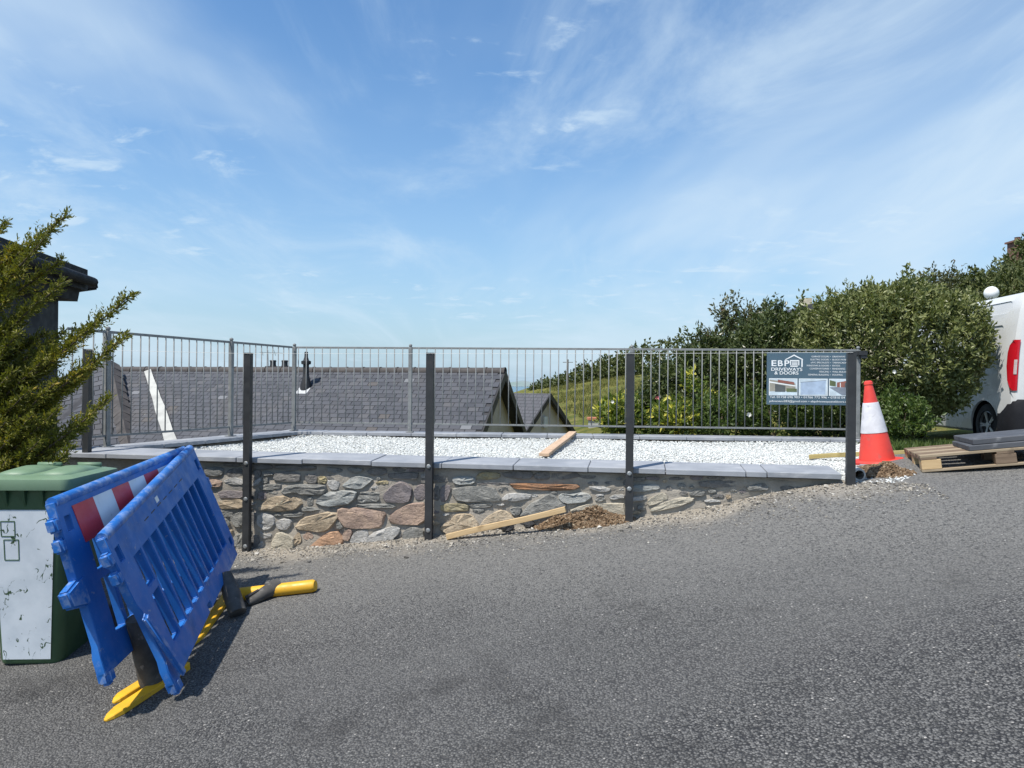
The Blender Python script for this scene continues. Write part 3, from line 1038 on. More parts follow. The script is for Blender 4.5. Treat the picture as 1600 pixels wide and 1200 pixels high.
m_string = pm('white_string', (0.75, 0.75, 0.72), None, 30, 0.9, 0)
set_props(MB().tube(tops, 0.0013, 5).build('string_line', m_string), 'thin white builders string stretched between the black post tops', 'string')

# ------------------------------------------------------------------ advertising board
m_sign = pm('sign_blue_grey', (0.075, 0.125, 0.165), (0.068, 0.115, 0.152), 3, 0.42, 0)
m_print = pm('sign_white_print', (0.80, 0.82, 0.82), (0.76, 0.78, 0.78), 5, 0.5, 0)
sA = RB0 + RBD * s_at(RB0, RBD, 1197)
sB = RB0 + RBD * s_at(RB0, RBD, 1336)
SW = (sB - sA).length
yd = sA.y - 0.03
zt, zb = P(1197, 550, yd).z, P(1197, 632, yd).z
SH = zt - zb
sign = thing('advertising_board', 'blue grey contractor board with white lettering tied to the back railing', 'sign',
             Matrix.Translation(Vector((sA.x, sA.y - 0.022, zb))) @ Matrix.Rotation(math.atan2(RBD.y, RBD.x), 4, 'Z'))
MB().box((SW / 2, 0, SH / 2), (SW, 0.006, SH)).build('board', m_sign, sign)


def flat(name, pts, mat, y=-0.0045, parent=sign):
    return MB().poly([(x * SW, y, z * SH) for x, z in pts], (0, -0.001, 0)).build(name, mat, parent)


def text(body, x, z, size, align='LEFT', width=None, bold=0.0):
    cu = bpy.data.curves.new('lettering', 'FONT')
    cu.body = body
    cu.size = size * SH
    cu.align_x = align
    cu.offset = bold * SH
    cu.extrude = 0.0006
    o = bpy.data.objects.new('tmp', cu)
    COL.objects.link(o)
    dg = bpy.context.evaluated_depsgraph_get()
    me = bpy.data.meshes.new_from_object(o.evaluated_get(dg))
    bpy.data.objects.remove(o)
    xs = [v.co.x for v in me.vertices]
    k = 1.0
    if width and xs:
        k = width * SW / (max(xs) - min(xs))
    for v in me.vertices:
        v.co = Vector((x * SW + v.co.x * k, -0.0048 - v.co.z, z * SH + v.co.y))
    me.materials.clear()
    me.materials.append(m_print)
    return link('lettering', me, None, sign)


for ch_, x_ in (('E', 0.045), ('B', 0.118), ('P', 0.192)):
    text(ch_, x_, 0.735, 0.155, width=0.056, bold=0.003)
text('DRIVEWAYS', 0.045, 0.645, 0.085, width=0.35, bold=0.001)
text('& DOORS', 0.085, 0.575, 0.085, width=0.27, bold=0.001)
for pts in (((0.205, .845), (0.205, .862), (0.305, .955), (0.305, .93)), ((0.305, .93), (0.305, .955), (0.405, .868), (0.405, .845)),
            ((0.388, .72), (0.388, .852), (0.403, .852), (0.403, .72))):
    flat('house_outline', pts, m_print)
for pts in (((0.26, .83), (0.26, .85), (0.365, .85), (0.365, .83)), ((0.26, .75), (0.26, .829), (0.272, .829), (0.272, .75)),
            ((0.353, .75), (0.353, .829), (0.365, .829), (0.365, .75)), ((0.28, .805), (0.28, .82), (0.345, .82), (0.345, .805)),
            ((0.28, .78), (0.28, .795), (0.345, .795), (0.345, .78)), ((0.28, .755), (0.28, .77), (0.345, .77), (0.345, .755)),
            ((0.262, .722), (0.27, .745), (0.352, .745), (0.345, .722))):
    flat('garage_door_mark', pts, m_print)
left_l = ['GARAGE DOORS', 'ELECTRIC DOORS', 'uPVC SPECIALISTS', 'WINDOWS & DOORS', 'CONSERVATORIES', 'FENCING', 'GENERAL BUILDING']
right_l = ['DRIVEWAYS', 'BLOCK PAVING', 'TARMACADAM', 'PATIOS', 'RENDERING', 'WALL BUILDING', 'ROOFING']
for i in range(7):
    z = 0.905 - i * 0.0575
    text(left_l[i], 0.70, z, 0.043, 'RIGHT', bold=0.0)
    text('•', 0.715, z, 0.043, 'CENTER')
    text(right_l[i], 0.735, z, 0.043, bold=0.0)
text('Tel. 01758 696 903 • 01766 772 996 • 07810 041 60', 0.035, 0.125, 0.058, width=0.92)
text('johnevans283@gmail.com • ebpdrivewaysanddoors.co.uk', 0.03, 0.05, 0.052, width=0.94)
pc = lambda n_, c_: pm('print_' + n_, c_, None, 8, 0.5, 0)
pics = {'pale': pc('pale', (0.62, 0.72, 0.78)), 'grey': pc('grey', (0.10, 0.11, 0.11)), 'brick': pc('brick', (0.30, 0.12, 0.09)), 'stone': pc('stone', (0.36, 0.34, 0.28)),
        'road': pc('road', (0.24, 0.27, 0.32)), 'door': pc('door', (0.42, 0.52, 0.66)), 'green': pc('green', (0.12, 0.15, 0.07)), 'white': m_print}


def pic(pieces, x0, x1):
    fr = flat('picture', ((x0, .175), (x0, .50), (x1, .50), (x1, .175)), m_print)
    for i, (mat, pts) in enumerate(pieces):
        me = MB().poly([((x0 + 0.006 + (x1 - x0 - 0.012) * x) * SW, -0.0060 - 0.0006 * i, (.183 + .309 * z) * SH) for x, z in pts], (0, -0.0005, 0))
        me.build('print_patch', pics[mat], fr)


pic([('pale', ((0, 0), (0, 1), (1, 1), (1, 0))), ('stone', ((0, .22), (0, .95), (.95, .72), (.95, .25))), ('white', ((0, .76), (0, .84), (1, .58), (1, .52))),
     ('grey', ((.2, .2), (.2, .68), (.58, .58), (.58, .2))), ('green', ((.62, .2), (.62, .42), (1, .4), (1, .2))), ('brick', ((.3, .78), (.3, .95), (.9, .8), (.9, .65)))], 0.025, 0.345)
pic([('pale', ((0, 0), (0, 1), (1, 1), (1, 0))), ('door', ((.05, .04), (.05, .80), (.95, .92), (.93, .06))), ('road', ((.04, .78), (.04, .81), (.96, .94), (.96, .91)))], 0.362, 0.685)
pic([('pale', ((0, 0), (0, 1), (1, 1), (1, 0))), ('green', ((0, .6), (0, .95), (.25, .85), (.25, .55))), ('brick', ((.3, .5), (.3, .8), (.97, .98), (.97, .5))),
     ('grey', ((.62, .48), (.62, .78), (.97, .8), (.97, .45))), ('road', ((0, .5), (.3, .52), (1, .48), (1, .04), (.5, .04))), ('white', ((.42, .5), (.42, .78), (.45, .79), (.45, .5)))], 0.70, 0.985)

# ------------------------------------------------------------------ slate-roofed bungalow beyond the pad
m_slate = None
t = NT('roof_slate')
a = t.n('ShaderNodeAttribute', attribute_name='rnd').outputs['Fac']
v = t.coord('World')
cr = t.n('ShaderNodeValToRGB')
els = cr.color_ramp.elements
for _ in range(3):
    els.new(0.5)
for e_, (p_, c_) in zip(els, ((0, (0.046, 0.049, 0.058)), (0.45, (0.062, 0.065, 0.076)), (0.75, (0.078, 0.080, 0.089)), (0.93, (0.080, 0.070, 0.063)), (1.0, (0.15, 0.155, 0.165)))):
    e_.position = p_
    e_.color = (*c_, 1)
t.l(a, cr.inputs[0])
c = t.mix(t.math('MULTIPLY', t.rng(t.noise(v, 0.9, 5, 0.6), 0.5, 0.75), 0.4), cr.outputs[0], (0.085, 0.074, 0.064))
c = t.mix(t.rng(t.noise(v, 11, 5, 0.65), 0.66, 0.74), c, (0.20, 0.195, 0.165))
m_slate = t.done(c, 0.62, t.bump(t.noise(v, 50, 4), 0.3, 0.004), spec=0.4)
m_ridge = pm('ridge_tile', (0.075, 0.066, 0.062), (0.052, 0.047, 0.046), 3, 0.85, 0.2, coord='World')
m_barge = pm('bargeboard_black', (0.020, 0.020, 0.022), None, 4, 0.6, 0.05)
m_render = pm('beige_pebbledash', (0.52, 0.46, 0.375), (0.45, 0.395, 0.32), 2, 0.95, 0.8, 70, 0.02, coord='World')
m_deck = pm('roof_underlay', (0.05, 0.05, 0.055), None, 2, 0.9, 0)

slate_variants = []
for k in range(10):
    me = MB().box((0, 0, 0), (0.206, 0.185, 0.014)).mesh('slate')
    at = me.attributes.new('rnd', 'FLOAT', 'POINT')
    at.data.foreach_set('value', np.full(len(me.vertices), k / 9 if k < 9 else 1.0, dtype=np.float32))
    me.materials.append(m_slate)
    slate_variants.append(me)
slate_count = [0]


def slate_field(parent, TL, TR, BL, BR, n_courses, width, single_from, root_inv):
    """courses of slates over a roof quad; those from course single_from on are separate objects, the rest one joined part"""
    jv, jf, jr = [], [], []
    for j in range(n_courses):
        a0, a1 = TL.lerp(BL, j / n_courses), TR.lerp(BR, j / n_courses)
        b0, b1 = TL.lerp(BL, (j + 1) / n_courses), TR.lerp(BR, (j + 1) / n_courses)
        ln = ((a1 - a0).length + (b1 - b0).length) / 2
        n = max(1, round(ln / width))
        for i in range(n + 1):
            f0 = (i + (0.5 if j % 2 else 0.0)) / n
            if f0 > 1.0 - 0.3 / n:
                continue
            f0 = min(max(f0, 0.4 / n), 1.0)
            top, bot = a0.lerp(a1, f0), b0.lerp(b1, f0)
            ey = (top - bot).normalized()
            ex = (a1 - a0).normalized()
            ez = ex.cross(ey).normalized()
            ex = ey.cross(ez)
            tilt = 0.045 + random.uniform(-0.008, 0.012)
            M = Matrix((ex, ey, ez)).transposed().to_4x4()
            M = Matrix.Translation(bot + ey * 0.088 + ez * 0.012) @ M @ Matrix.Rotation(random.gauss(0, 0.016), 4, 'Z') @ Matrix.Rotation(-tilt, 4, 'X')
            kx = ln / n / 0.2175
            M = root_inv @ M @ Matrix.Diagonal((kx, ((top - bot).length + 0.04) / 0.185, 1, 1))
            r = min(9, int(abs(random.gauss(0.42, 0.22)) * 9))
            if j >= single_from and slate_count[0] < 300:
                o = link('slate', slate_variants[r], None, parent)
                o.matrix_local = M
                slate_count[0] += 1
            else:
                k = len(jv)
                for vv in slate_variants[r].vertices:
                    jv.append(M @ vv.co)
                    jr.append(r / 9)
                jf += [tuple(x + k for x in pl.vertices) for pl in slate_variants[r].polygons]
    if jv:
        me = np_mesh('slates', np.array([tuple(p) for p in jv]), np.array(jf), {'rnd': jr})
        o = link('slates', me, m_slate, parent)
        o['kind'] = 'stuff'


bung = thing('bungalow', 'bungalow with long grey slate roof and black flue behind the back railing', 'house', (-6, 18, -5))
B_inv = root_matrix(bung).inverted()
RR = P(790, 579, 17.0)                                   # right end of the ridge
rdir = Vector((-0.9707, 0.2402, 0))
mdir = Vector((-0.2402, -0.9707, 0))
PITCH = 0.70
RIDGE_L = 11.6


def roof_pt(k, u, lift=0.0):
    """k metres left of the gable along the ridge, u metres down towards the pad in plan"""
    return RR + rdir * k + mdir * u + Vector((0, 0, -abs(u) * PITCH + lift))


def roof_hit(px, py, lift=0.0):
    n = rdir.cross((mdir + Vector((0, 0, -PITCH))).normalized()).normalized()
    d = P(px, py, 1.0)
    return d * ((RR + n * 0).dot(n) / d.dot(n)) + Vector((0, 0, lift))


roof = MB()
roof.hexa([roof_pt(0, 4.2, -.12), roof_pt(0, 0, -.12), roof_pt(RIDGE_L, 0, -.12), roof_pt(RIDGE_L, 4.2, -.12)],
          [roof_pt(0, 4.2), roof_pt(0, 0), roof_pt(RIDGE_L, 0), roof_pt(RIDGE_L, 4.2)])
bk = lambda k, u, l=0: RR + rdir * k - mdir * u + Vector((0, 0, -u * PITCH + l))
roof.hexa([bk(0, 4.2, -.12), bk(0, .001, -.12), bk(RIDGE_L, .001, -.12), bk(RIDGE_L, 4.2, -.12)], [bk(0, 4.2), bk(0, .001), bk(RIDGE_L, .001), bk(RIDGE_L, 4.2)])
roof_o = roof.build('roof', m_deck, bung, world=True)
slate_field(roof_o, roof_pt(RIDGE_L, 0.05), roof_pt(0.02, 0.05), roof_pt(RIDGE_L, 2.6), roof_pt(0.02, 2.6), 20, 0.245, 7, B_inv)
# ridge tiles
n_t = 26
for i in range(n_t):
    a_, b_ = RR + rdir * (RIDGE_L * i / n_t + 0.0), RR + rdir * (RIDGE_L * (i + 1) / n_t)
    rt = MB()
    rings = []
    for q, rad in ((a_, 0.135), (a_.lerp(b_, 0.1), 0.132), (a_.lerp(b_, 0.101), 0.122), (b_, 0.120)):
        ring = []
        for k in range(9):
            an = math.pi * (k / 8) * 1.1 - 0.05 * math.pi
            ring.append(q + mdir * (math.cos(an) * rad) + Vector((0, 0, math.sin(an) * rad * 0.85 - 0.035 + random.uniform(-.002, .002))))
        rings.append(ring)
    rt.loft(rings, caps=False, closed=False).build('ridge_tile', m_ridge, roof_o, world=True, smooth=True, angle=R(30))
# gable wall, bargeboards, drainpipe
gi = rdir * 0.28
g_ = lambda u, z=0.0: (roof_pt(0, u) if u >= 0 else bk(0, -u)) + gi + Vector((0, 0, -0.12 + z))
gw = [g_(3.9), g_(0), g_(-3.9), Vector((*g_(-3.9).xy, -5.2)), Vector((*g_(3.9).xy, -5.2))]
MB().poly(gw, rdir * 0.25).build('gable_wall', m_render, bung, world=True)
fl = [roof_pt(0.3, 3.9, -.13), roof_pt(RIDGE_L, 3.9, -.13)]
MB().hexa([Vector((*q.xy, -5.2)) for q in (fl[0], fl[1], fl[1] - mdir * .25, fl[0] - mdir * .25)], [fl[0], fl[1], fl[1] - mdir * .25, fl[0] - mdir * .25]).build('front_wall', m_render, bung, world=True)
for u in (4.25, -4.25):
    f_ = roof_pt if u > 0 else (lambda k, uu, l=0: bk(k, abs(uu), l))
    A_, B_ = f_(-0.012, 0.0, -0.09), f_(-0.012, u, -0.09)
    MB().hexa([A_ + Vector((0, 0, -.14)), A_ + Vector((0, 0, .10)), B_ + Vector((0, 0, .10)), B_ + Vector((0, 0, -.14))],
              [q + rdir * 0.045 for q in (A_ + Vector((0, 0, -.14)), A_ + Vector((0, 0, .10)), B_ + Vector((0, 0, .10)), B_ + Vector((0, 0, -.14)))]).build('bargeboard', m_barge, bung, world=True)
m_pipe_w = pm('white_plastic_pipe', (0.62, 0.63, 0.62), None, 5, 0.5, 0)
gp = g_(1.15) - rdir * 0.06
MB().tube([gp + Vector((0, 0, -.2)), Vector((gp.x, gp.y, -4))], 0.045, 8).build('drainpipe', m_pipe_w, bung, world=True, smooth=True)
gp = g_(0.45) - rdir * 0.04
MB().box((0, 0, 0), (0.2, 0.08, 0.34), Matrix.Translation(gp + Vector((0, 0, -.62))) @ Matrix.Rotation(math.atan2(rdir.y, rdir.x) + math.pi / 2, 4, 'Z')).build('meter_box', pm('brown_box', (0.14, 0.115, 0.09), None, 5, 0.7, 0), bung, world=True, bevel=0.01)
# projecting hipped wing at the left
W0, W1 = P(177, 573, 19.2), P(206, 706, 16.6)
WB, WT, WV = P(30, 716, 15.6), P(70, 606, 18.6), P(226, 706, 17.2)
wg = MB().add([W0, W1, WB, WT, WV], [(0, 1, 2, 3), (0, 4, 1)]).build('wing_roof', m_deck, bung, world=True)
slate_field(wg, WT + Vector((0, -.08, .08)), W0 + Vector((0, -.08, .08)), WB + Vector((0, -.08, .08)), W1 + Vector((0, -.08, .08)), 17, 0.245, 99, B_inv)
for i in range(11):
    a_, b_ = W0.lerp(W1, (i + 1) / 11) + Vector((.02, -.13, .10)), W0.lerp(W1, i / 11) + Vector((.02, -.13, .10))
    rings = []
    d_ = (b_ - a_).normalized()
    sd = Vector((1, 0.1, 0)).cross(d_).cross(d_).normalized()
    sd = -sd if sd.x < 0 else sd
    for q, rad in ((a_, 0.175), (b_, 0.15)):
        rings.append([q + sd * (-rad * 1.25) + Vector((0, -.05, -.06)), q + Vector((0, -.05, .055 + (0.02 if rad > .14 else 0))), q + sd * (rad * 1.25) + Vector((0, .02, -.10))])
    rings.append([p_ + Vector((0, 0.01, -0.03)) for p_ in rings[1]])
    rings.insert(0, [p_ + Vector((0, 0.01, -0.03)) for p_ in rings[0]])
    MB().loft(rings, caps=False, closed=False).build('hip_tile', m_ridge, wg, world=True)
tp = [W0 + Vector((0, 0, .03)), WT + Vector((0, 0, .03))]
MB().tube(tp, 0.12, 8).build('hip_cap', m_ridge, wg, world=True)
# flue and chimney
fb_ = roof_hit(478, 606)
flue = MB().lathe([(0.15, -0.1), (0.13, 0.08), (0.085, 0.26), (0.072, 0.34), (0.072, 0.56), (0.115, 0.57), (0.12, 0.64), (0.07, 0.66), (0.045, 0.74), (0.042, 0.86), (0.02, 0.87)], 12, fb_)
fl_o = flue.build('flue', m_barge, bung, world=True, smooth=True, angle=R(35))
MB().box((0, 0, 0), (0.30, 0.24, 0.02), Matrix.Translation(fb_ + mdir * 0.14 + Vector((0, 0, -.075))) @ Matrix.Rotation(math.atan2(-rdir.y, -rdir.x), 4, 'Z') @ Matrix.Rotation(math.atan(PITCH), 4, 'X')).build('flashing', pm('lead_flashing', (0.45, 0.46, 0.47), None, 6, 0.6, 0.1), fl_o, world=True)
cb = P(436, 574, 20.5)
ch = MB().box((cb.x, cb.y, cb.z - 0.6), (0.62, 0.5, 1.25)).build('chimney', m_ridge, bung, world=True)
for dx in (-.17, .16):
    MB().lathe([(0.10, 0.02), (0.085, 0.08), (0.085, 0.16), (0.10, 0.17), (0.085, 0.20)], 10, (cb.x + dx, cb.y, cb.z)).build('chimney_pot', m_barge, ch, world=True, smooth=True, angle=R(35))
MB().bar(cb + Vector((-.3, 0, 0)), cb + Vector((-.32, 0, .48)), .015, .015, (0, 1, 0)).bar(cb + Vector((-.55, 0, .42)), cb + Vector((.1, 0, .40)), .012, .012, (0, 1, 0)).bar(
    cb + Vector((-.45, 0, .33)), cb + Vector((-.5, 0, .50)), .01, .01, (0, 1, 0)).bar(cb + Vector((-.1, 0, .33)), cb + Vector((-.15, 0, .48)), .01, .01, (0, 1, 0)).build('aerial', m_galv, ch, world=True)
# weathered plank lying up the roof
m_whitewood = pm('white_weathered_board', (0.44, 0.44, 0.41), (0.34, 0.34, 0.32), 3, 0.9, 0.3, 40, 0.005, c3=(0.30, 0.30, 0.28), s3=12, coord='World')
pA, pB = roof_hit(231, 584, 0.07), roof_hit(268, 697, 0.07)
pl = MB()
rn = rdir.cross((mdir + Vector((0, 0, -PITCH))).normalized()).normalized()
rn = rn if rn.z > 0 else -rn
rings = []
for k in range(8):
    q = pA.lerp(pB, k / 7)
    sd = rn.cross((pB - pA).normalized()).normalized()
    w_ = 0.085 + 0.045 * (k / 7) + random.uniform(-.012, .012)
    rings.append([q + sd * w_, q + sd * w_ + rn * .03, q - sd * w_ + rn * .03, q - sd * w_])
set_props(pl.loft(rings).build('roof_board', m_whitewood), 'rough white board lying up the slope of the slate roof', 'board')

# second, smaller gabled house
cot = thing('cottage', 'lower small gabled house with slate roof right of the long roof', 'house', (2, 24, -5))
A2 = P(861, 615, 24.0)
m2 = Vector((-0.5, -0.866, 0))
r2 = Vector((-0.866, 0.5, 0))
c_pt = lambda k, u, l=0.0: A2 + r2 * k + m2 * u + Vector((0, 0, -abs(u) * PITCH + l))
rf2 = MB()
for sg in (1, -1):
    rf2.hexa([c_pt(0, 3.4 * sg, -.1), c_pt(0, .001 * sg, -.1), c_pt(7, .001 * sg, -.1), c_pt(7, 3.4 * sg, -.1)], [c_pt(0, 3.4 * sg), c_pt(0, .001 * sg), c_pt(7, .001 * sg), c_pt(7, 3.4 * sg)])
t = NT('small_roof_slates')
v = t.coord('World')
bt = t.n('ShaderNodeTexBrick')
bt.inputs['Scale'].default_value = 1.0
bt.inputs['Brick Width'].default_value = 0.25
bt.inputs['Row Height'].default_value = 0.10
bt.inputs['Mortar Size'].default_value = 0.008
bt.inputs['Color1'].default_value = (0.085, 0.085, 0.095, 1)
bt.inputs['Color2'].default_value = (0.065, 0.066, 0.074, 1)
bt.inputs['Mortar'].default_value = (0.03, 0.03, 0.033, 1)
dd = t.n('ShaderNodeVectorMath', operation='DOT_PRODUCT')
t.l(v, dd.inputs[0])
dd.inputs[1].default_value = r2
sz = t.n('ShaderNodeSeparateXYZ')
t.l(v, sz.inputs[0])
cb_ = t.n('ShaderNodeCombineXYZ')
t.l(dd.outputs['Value'], cb_.inputs[0])
t.l(sz.outputs['Z'], cb_.inputs[1])
t.l(cb_.outputs[0], bt.inputs['Vector'])
m_slate2 = t.done(bt.outputs['Color'], 0.65, t.bump(bt.outputs['Fac'], 0.5, -0.02))
rf2.build('roof', m_slate2, cot, world=True)
gi2 = r2 * 0.2
gw = [c_pt(0, 3.2, -.1) + gi2, c_pt(0, 0, -.1) + gi2, c_pt(0, -3.2, -.1) + gi2]
gw += [Vector((*gw[2].xy, -6)), Vector((*gw[0].xy, -6))]
MB().poly(gw, r2 * 0.25).build('gable_wall', m_render, cot, world=True)
for u in (3.45, -3.45):
    A_, B_ = c_pt(-.012, 0, -.07), c_pt(-.012, u, -.07)
    q4 = (A_ + Vector((0, 0, -.12)), A_ + Vector((0, 0, .08)), B_ + Vector((0, 0, .08)), B_ + Vector((0, 0, -.12)))
    MB().hexa(q4, [q + r2 * .05 for q in q4]).build('bargeboard', m_barge, cot, world=True)
MB().box((0, 0, 0), (.25, .08, .35), Matrix.Translation(c_pt(.15, .12, -.85)) @ Matrix.Rotation(math.atan2(r2.y, r2.x) + math.pi / 2, 4, 'Z')).build('gable_light', m_pipe_w, cot, world=True)

# crate-like white structure with an orange top in the field garden
q = P(932, 668, 30)
hut = thing('garden_shelter', 'tiny white garden structure with orange top beyond the railing', 'shelter', q)
m_orange = pm('terracotta', (0.50, 0.20, 0.11), None, 4, 0.85, 0.1)
MB().box((0, 0, 0.05), (0.62, 0.6, 0.5)).build('body', m_whitewood, hut)
MB().box((0, 0, 0.36), (0.74, 0.7, 0.12)).build('top', m_orange, hut, bevel=0.02)
q = P(887, 606, 100)
pole = MB().tube([q + Vector((0, 0, -1)), q + Vector((0, 0, 3.9))], 0.10, 6)
pole.bar(q + Vector((-.7, 0, 3.5)), q + Vector((.7, 0, 3.5)), .08, .08)
set_props(pole.build('utility_pole', pm('grey_wood_pole', (0.16, 0.14, 0.12), None, 2, 0.9, 0)), 'slim wooden utility pole on the far hillside', 'pole')

# dark house at the left edge
dh = thing('dark_house', 'dark grey house corner with black gutter behind the conifer', 'house', (-6.2, 9, -1.9))
m_dwall = pm('dark_grey_cladding', (0.013, 0.014, 0.018), (0.010, 0.011, 0.014), 3, 0.7, 0.1, 30, 0.004)
m_dtrim = pm('anthracite_trim', (0.016, 0.017, 0.020), (0.022, 0.023, 0.027), 5, 0.7, 0, spec=0.2)
e0, e1 = P(137, 436, 9.6), Vector((-5.05, 6.3, 0))
e1.z = e0.z
ed = (e1 - e0).normalized()
en = Vector((ed.y, -ed.x, 0))
en = en if en.x < 0 else -en                              # away from the eave, into the house
up = Vector((0, 0, 1))
wc = P(90, 600, 9.55)
w0 = Vector((wc.x, wc.y, 0))
MB().hexa([q + up * -2.6 for q in (w0, w0 + ed * 3.4, w0 + ed * 3.4 + en * 4, w0 + en * 4)], [q + up * (e0.z - .25) for q in (w0, w0 + ed * 3.4, w0 + ed * 3.4 + en * 4, w0 + en * 4)]).build('wall', m_dwall, dh, world=True)
rfp = [e0 + up * .02, e1 + up * .02, e1 + en * 4 + up * 1.5, e0 + en * 4 + up * 1.5]
MB().poly(rfp, (0, 0, .10)).build('roof', m_dtrim, dh, world=True)
MB().hexa([e0 + up * -.16, e1 + up * -.16, e1 + en * .06 + up * -.16, e0 + en * .06 + up * -.16], [e0 + up * .02, e1 + up * .02, e1 + en * .06 + up * .02, e0 + en * .06 + up * .02]).build('fascia', m_dtrim, dh, world=True)
MB().hexa([e0 + up * -.30 + en * .12, e1 + up * -.30 + en * .12, e1 + en * .7 + up * -.30, e0 + en * .7 + up * -.30],
          [e0 + up * .01 + en * .064, e1 + up * .01 + en * .064, e1 + en * .7 + up * .01, e0 + en * .7 + up * .01]).build('soffit', m_dtrim, dh, world=True)
MB().tube([e0 + up * -.04 - en * .07, e1 + up * -.04 - en * .07], 0.062, 10).build('gutter', m_dtrim, dh, world=True, smooth=True, angle=R(40))
MB().bar(P(100, 452, 9.7), P(152, 445, 9.9), .14, .12).build('rear_gutter', m_dtrim, dh, world=True, bevel=.02)
MB().hexa([q + up * 0 for q in (w0 + ed * .1 - en * .012, w0 + ed * 3.3 - en * .012, w0 + ed * 3.3, w0 + ed * .1)], [q + up * .16 for q in (w0 + ed * .1 - en * .012, w0 + ed * 3.3 - en * .012, w0 + ed * 3.3, w0 + ed * .1)]).build('trim_band', m_dtrim, dh, world=True).location.z = P(60, 545, 8.8).z

# ------------------------------------------------------------------ vegetation
m_bark = pm('bark', (0.11, 0.085, 0.06), (0.07, 0.055, 0.04), 8, 0.95, 0.6, 40, 0.01)


def shrub(name, label, base, lumps, leaf, n, mat, cat='shrub', group=None, cluster=12, spread=0.11, shoots=0, shoot_len=0.4, stems=5, aspect=0.45, holes=0.0):
    base = Vector(base)
    root = thing(name, label, cat, base, group)
    b = np.array(base)
    lum = np.array(lumps, dtype=float)
    area = (lum[:, 3] * lum[:, 4] + lum[:, 3] * lum[:, 5] + lum[:, 4] * lum[:, 5])
    nc = n // cluster
    which = rng.choice(len(lum), nc, p=area / area.sum())
    d = unit(rng.normal(size=(nc, 3)))
    rr = np.where(rng.random(nc) < 0.35, rng.uniform(0.45, 0.9, nc), 1.0 - np.abs(rng.normal(0, 0.10, nc))) + 0.04 * rng.normal(size=nc)
    cen = lum[which, :3] + d * lum[which, 3:6] * rr[:, None]
    keep_ = np.ones(nc, dtype=bool)
    for i in range(len(lum)):
        q_ = np.linalg.norm((cen - lum[i, :3]) / lum[i, 3:6], axis=1)
        keep_ &= ~((q_ < 0.72) & (which != i))
    if holes:
        hn = np.sin(cen[:, 0] * 7.3 + 1) * np.sin(cen[:, 1] * 6.1 + 2) * np.sin(cen[:, 2] * 8.7)
        keep_ &= ~((hn > 0.25) & (rng.random(nc) < holes))
    cen, d = cen[keep_], d[keep_]
    ax = unit(d * 0.8 + np.array([0, 0, 0.55]) + 0.45 * rng.normal(size=d.shape))
    if shoots:
        si = rng.choice(len(cen), shoots, replace=False)
        up_ = cen[:, 2] > np.quantile(cen[:, 2], 0.55)
        si = si[up_[si]]
        for s_ in (0.35, 0.7, 1.0):
            L_ = shoot_len * s_ * (0.5 + rng.random((len(si), 1)))
            cen = np.concatenate([cen, cen[si] + unit(d[si] * 0.7 + [0, 0, 1.0]) * L_])
            ax = np.concatenate([ax, unit(d[si] * 0.5 + [0, 0, 1.0])])
            d = np.concatenate([d, d[si]])
    m_ = len(cen)
    tt_ = rng.random((m_, cluster, 1))
    pos = cen[:, None] + ax[:, None] * (tt_ - 0.5) * spread * 1.8 + rng.normal(0, spread * 0.35, (m_, cluster, 3))
    dirs = ax[:, None] * 0.7 + 0.75 * rng.normal(size=(m_, cluster, 3)) + np.array([0, 0, 0.15])
    pos, dirs = pos.reshape(-1, 3), dirs.reshape(-1, 3)
    k_ = len(pos)
    tone = np.clip(np.repeat(rng.random(m_) * 0.55, cluster) + 0.45 * rng.random(k_), 0, 1)
    ll = leaf * rng.uniform(0.65, 1.25, k_)
    link('crown', leaf_mesh('crown', pos - b, dirs, ll, ll * aspect, rnd=tone), mat, root)
    st = MB()
    for i in range(stems):
        tgt = lum[i % len(lum), :3] + np.array([random.uniform(-.4, .4), random.uniform(-.4, .4), random.uniform(0, .4)]) * lum[i % len(lum), 3:6]
        p0 = b + np.array([random.uniform(-.15, .15), random.uniform(-.15, .15), -.05])
        midp = (p0 * 0.55 + tgt * 0.45) + rng.normal(0, 0.06, 3)
        hgt_ = max(0.3, float(np.linalg.norm(tgt - p0)))
        st.tube([Vector(p0 - b), Vector(midp - b), Vector(tgt - b)], [0.022 * hgt_, 0.015 * hgt_, 0.005 * hgt_], 6)
    st.build('trunk', m_bark, root, smooth=True)
    return root


m_leaf_grey = leaf_mat('leaf_olive_grey', (0.068, 0.092, 0.024), (0.225, 0.238, 0.09), (0.30, 0.22, 0.07), 0.985, 0.42, 0.18)
m_leaf_dark = leaf_mat('leaf_dark_green', (0.030, 0.050, 0.015), (0.105, 0.125, 0.044), (0.10, 0.07, 0.03), 0.98, 0.35, 0.15)
m_leaf_green = leaf_mat('leaf_mid_green', (0.040, 0.075, 0.016), (0.125, 0.17, 0.045), None, 1, 0.45, 0.3)
m_leaf_yel = leaf_mat('leaf_yellow_variegated', (0.07, 0.12, 0.02), (0.20, 0.22, 0.04), (0.60, 0.54, 0.10), 0.62, 0.45, 0.3)
m_leaf_far = leaf_mat('leaf_far_trees', (0.038, 0.056, 0.014), (0.115, 0.13, 0.040), None, 1, 0.6, 0.15)
m_leaf_brown = leaf_mat('leaf_bronze_green', (0.040, 0.050, 0.020), (0.12, 0.12, 0.05), (0.16, 0.10, 0.06), 0.93, 0.45, 0.2)


def L(px, py, Y, rx, rz, ry=None):
    p_ = P(px, py, Y)
    return (p_.x, p_.y, p_.z, rx, ry or rx * 0.85, rz)


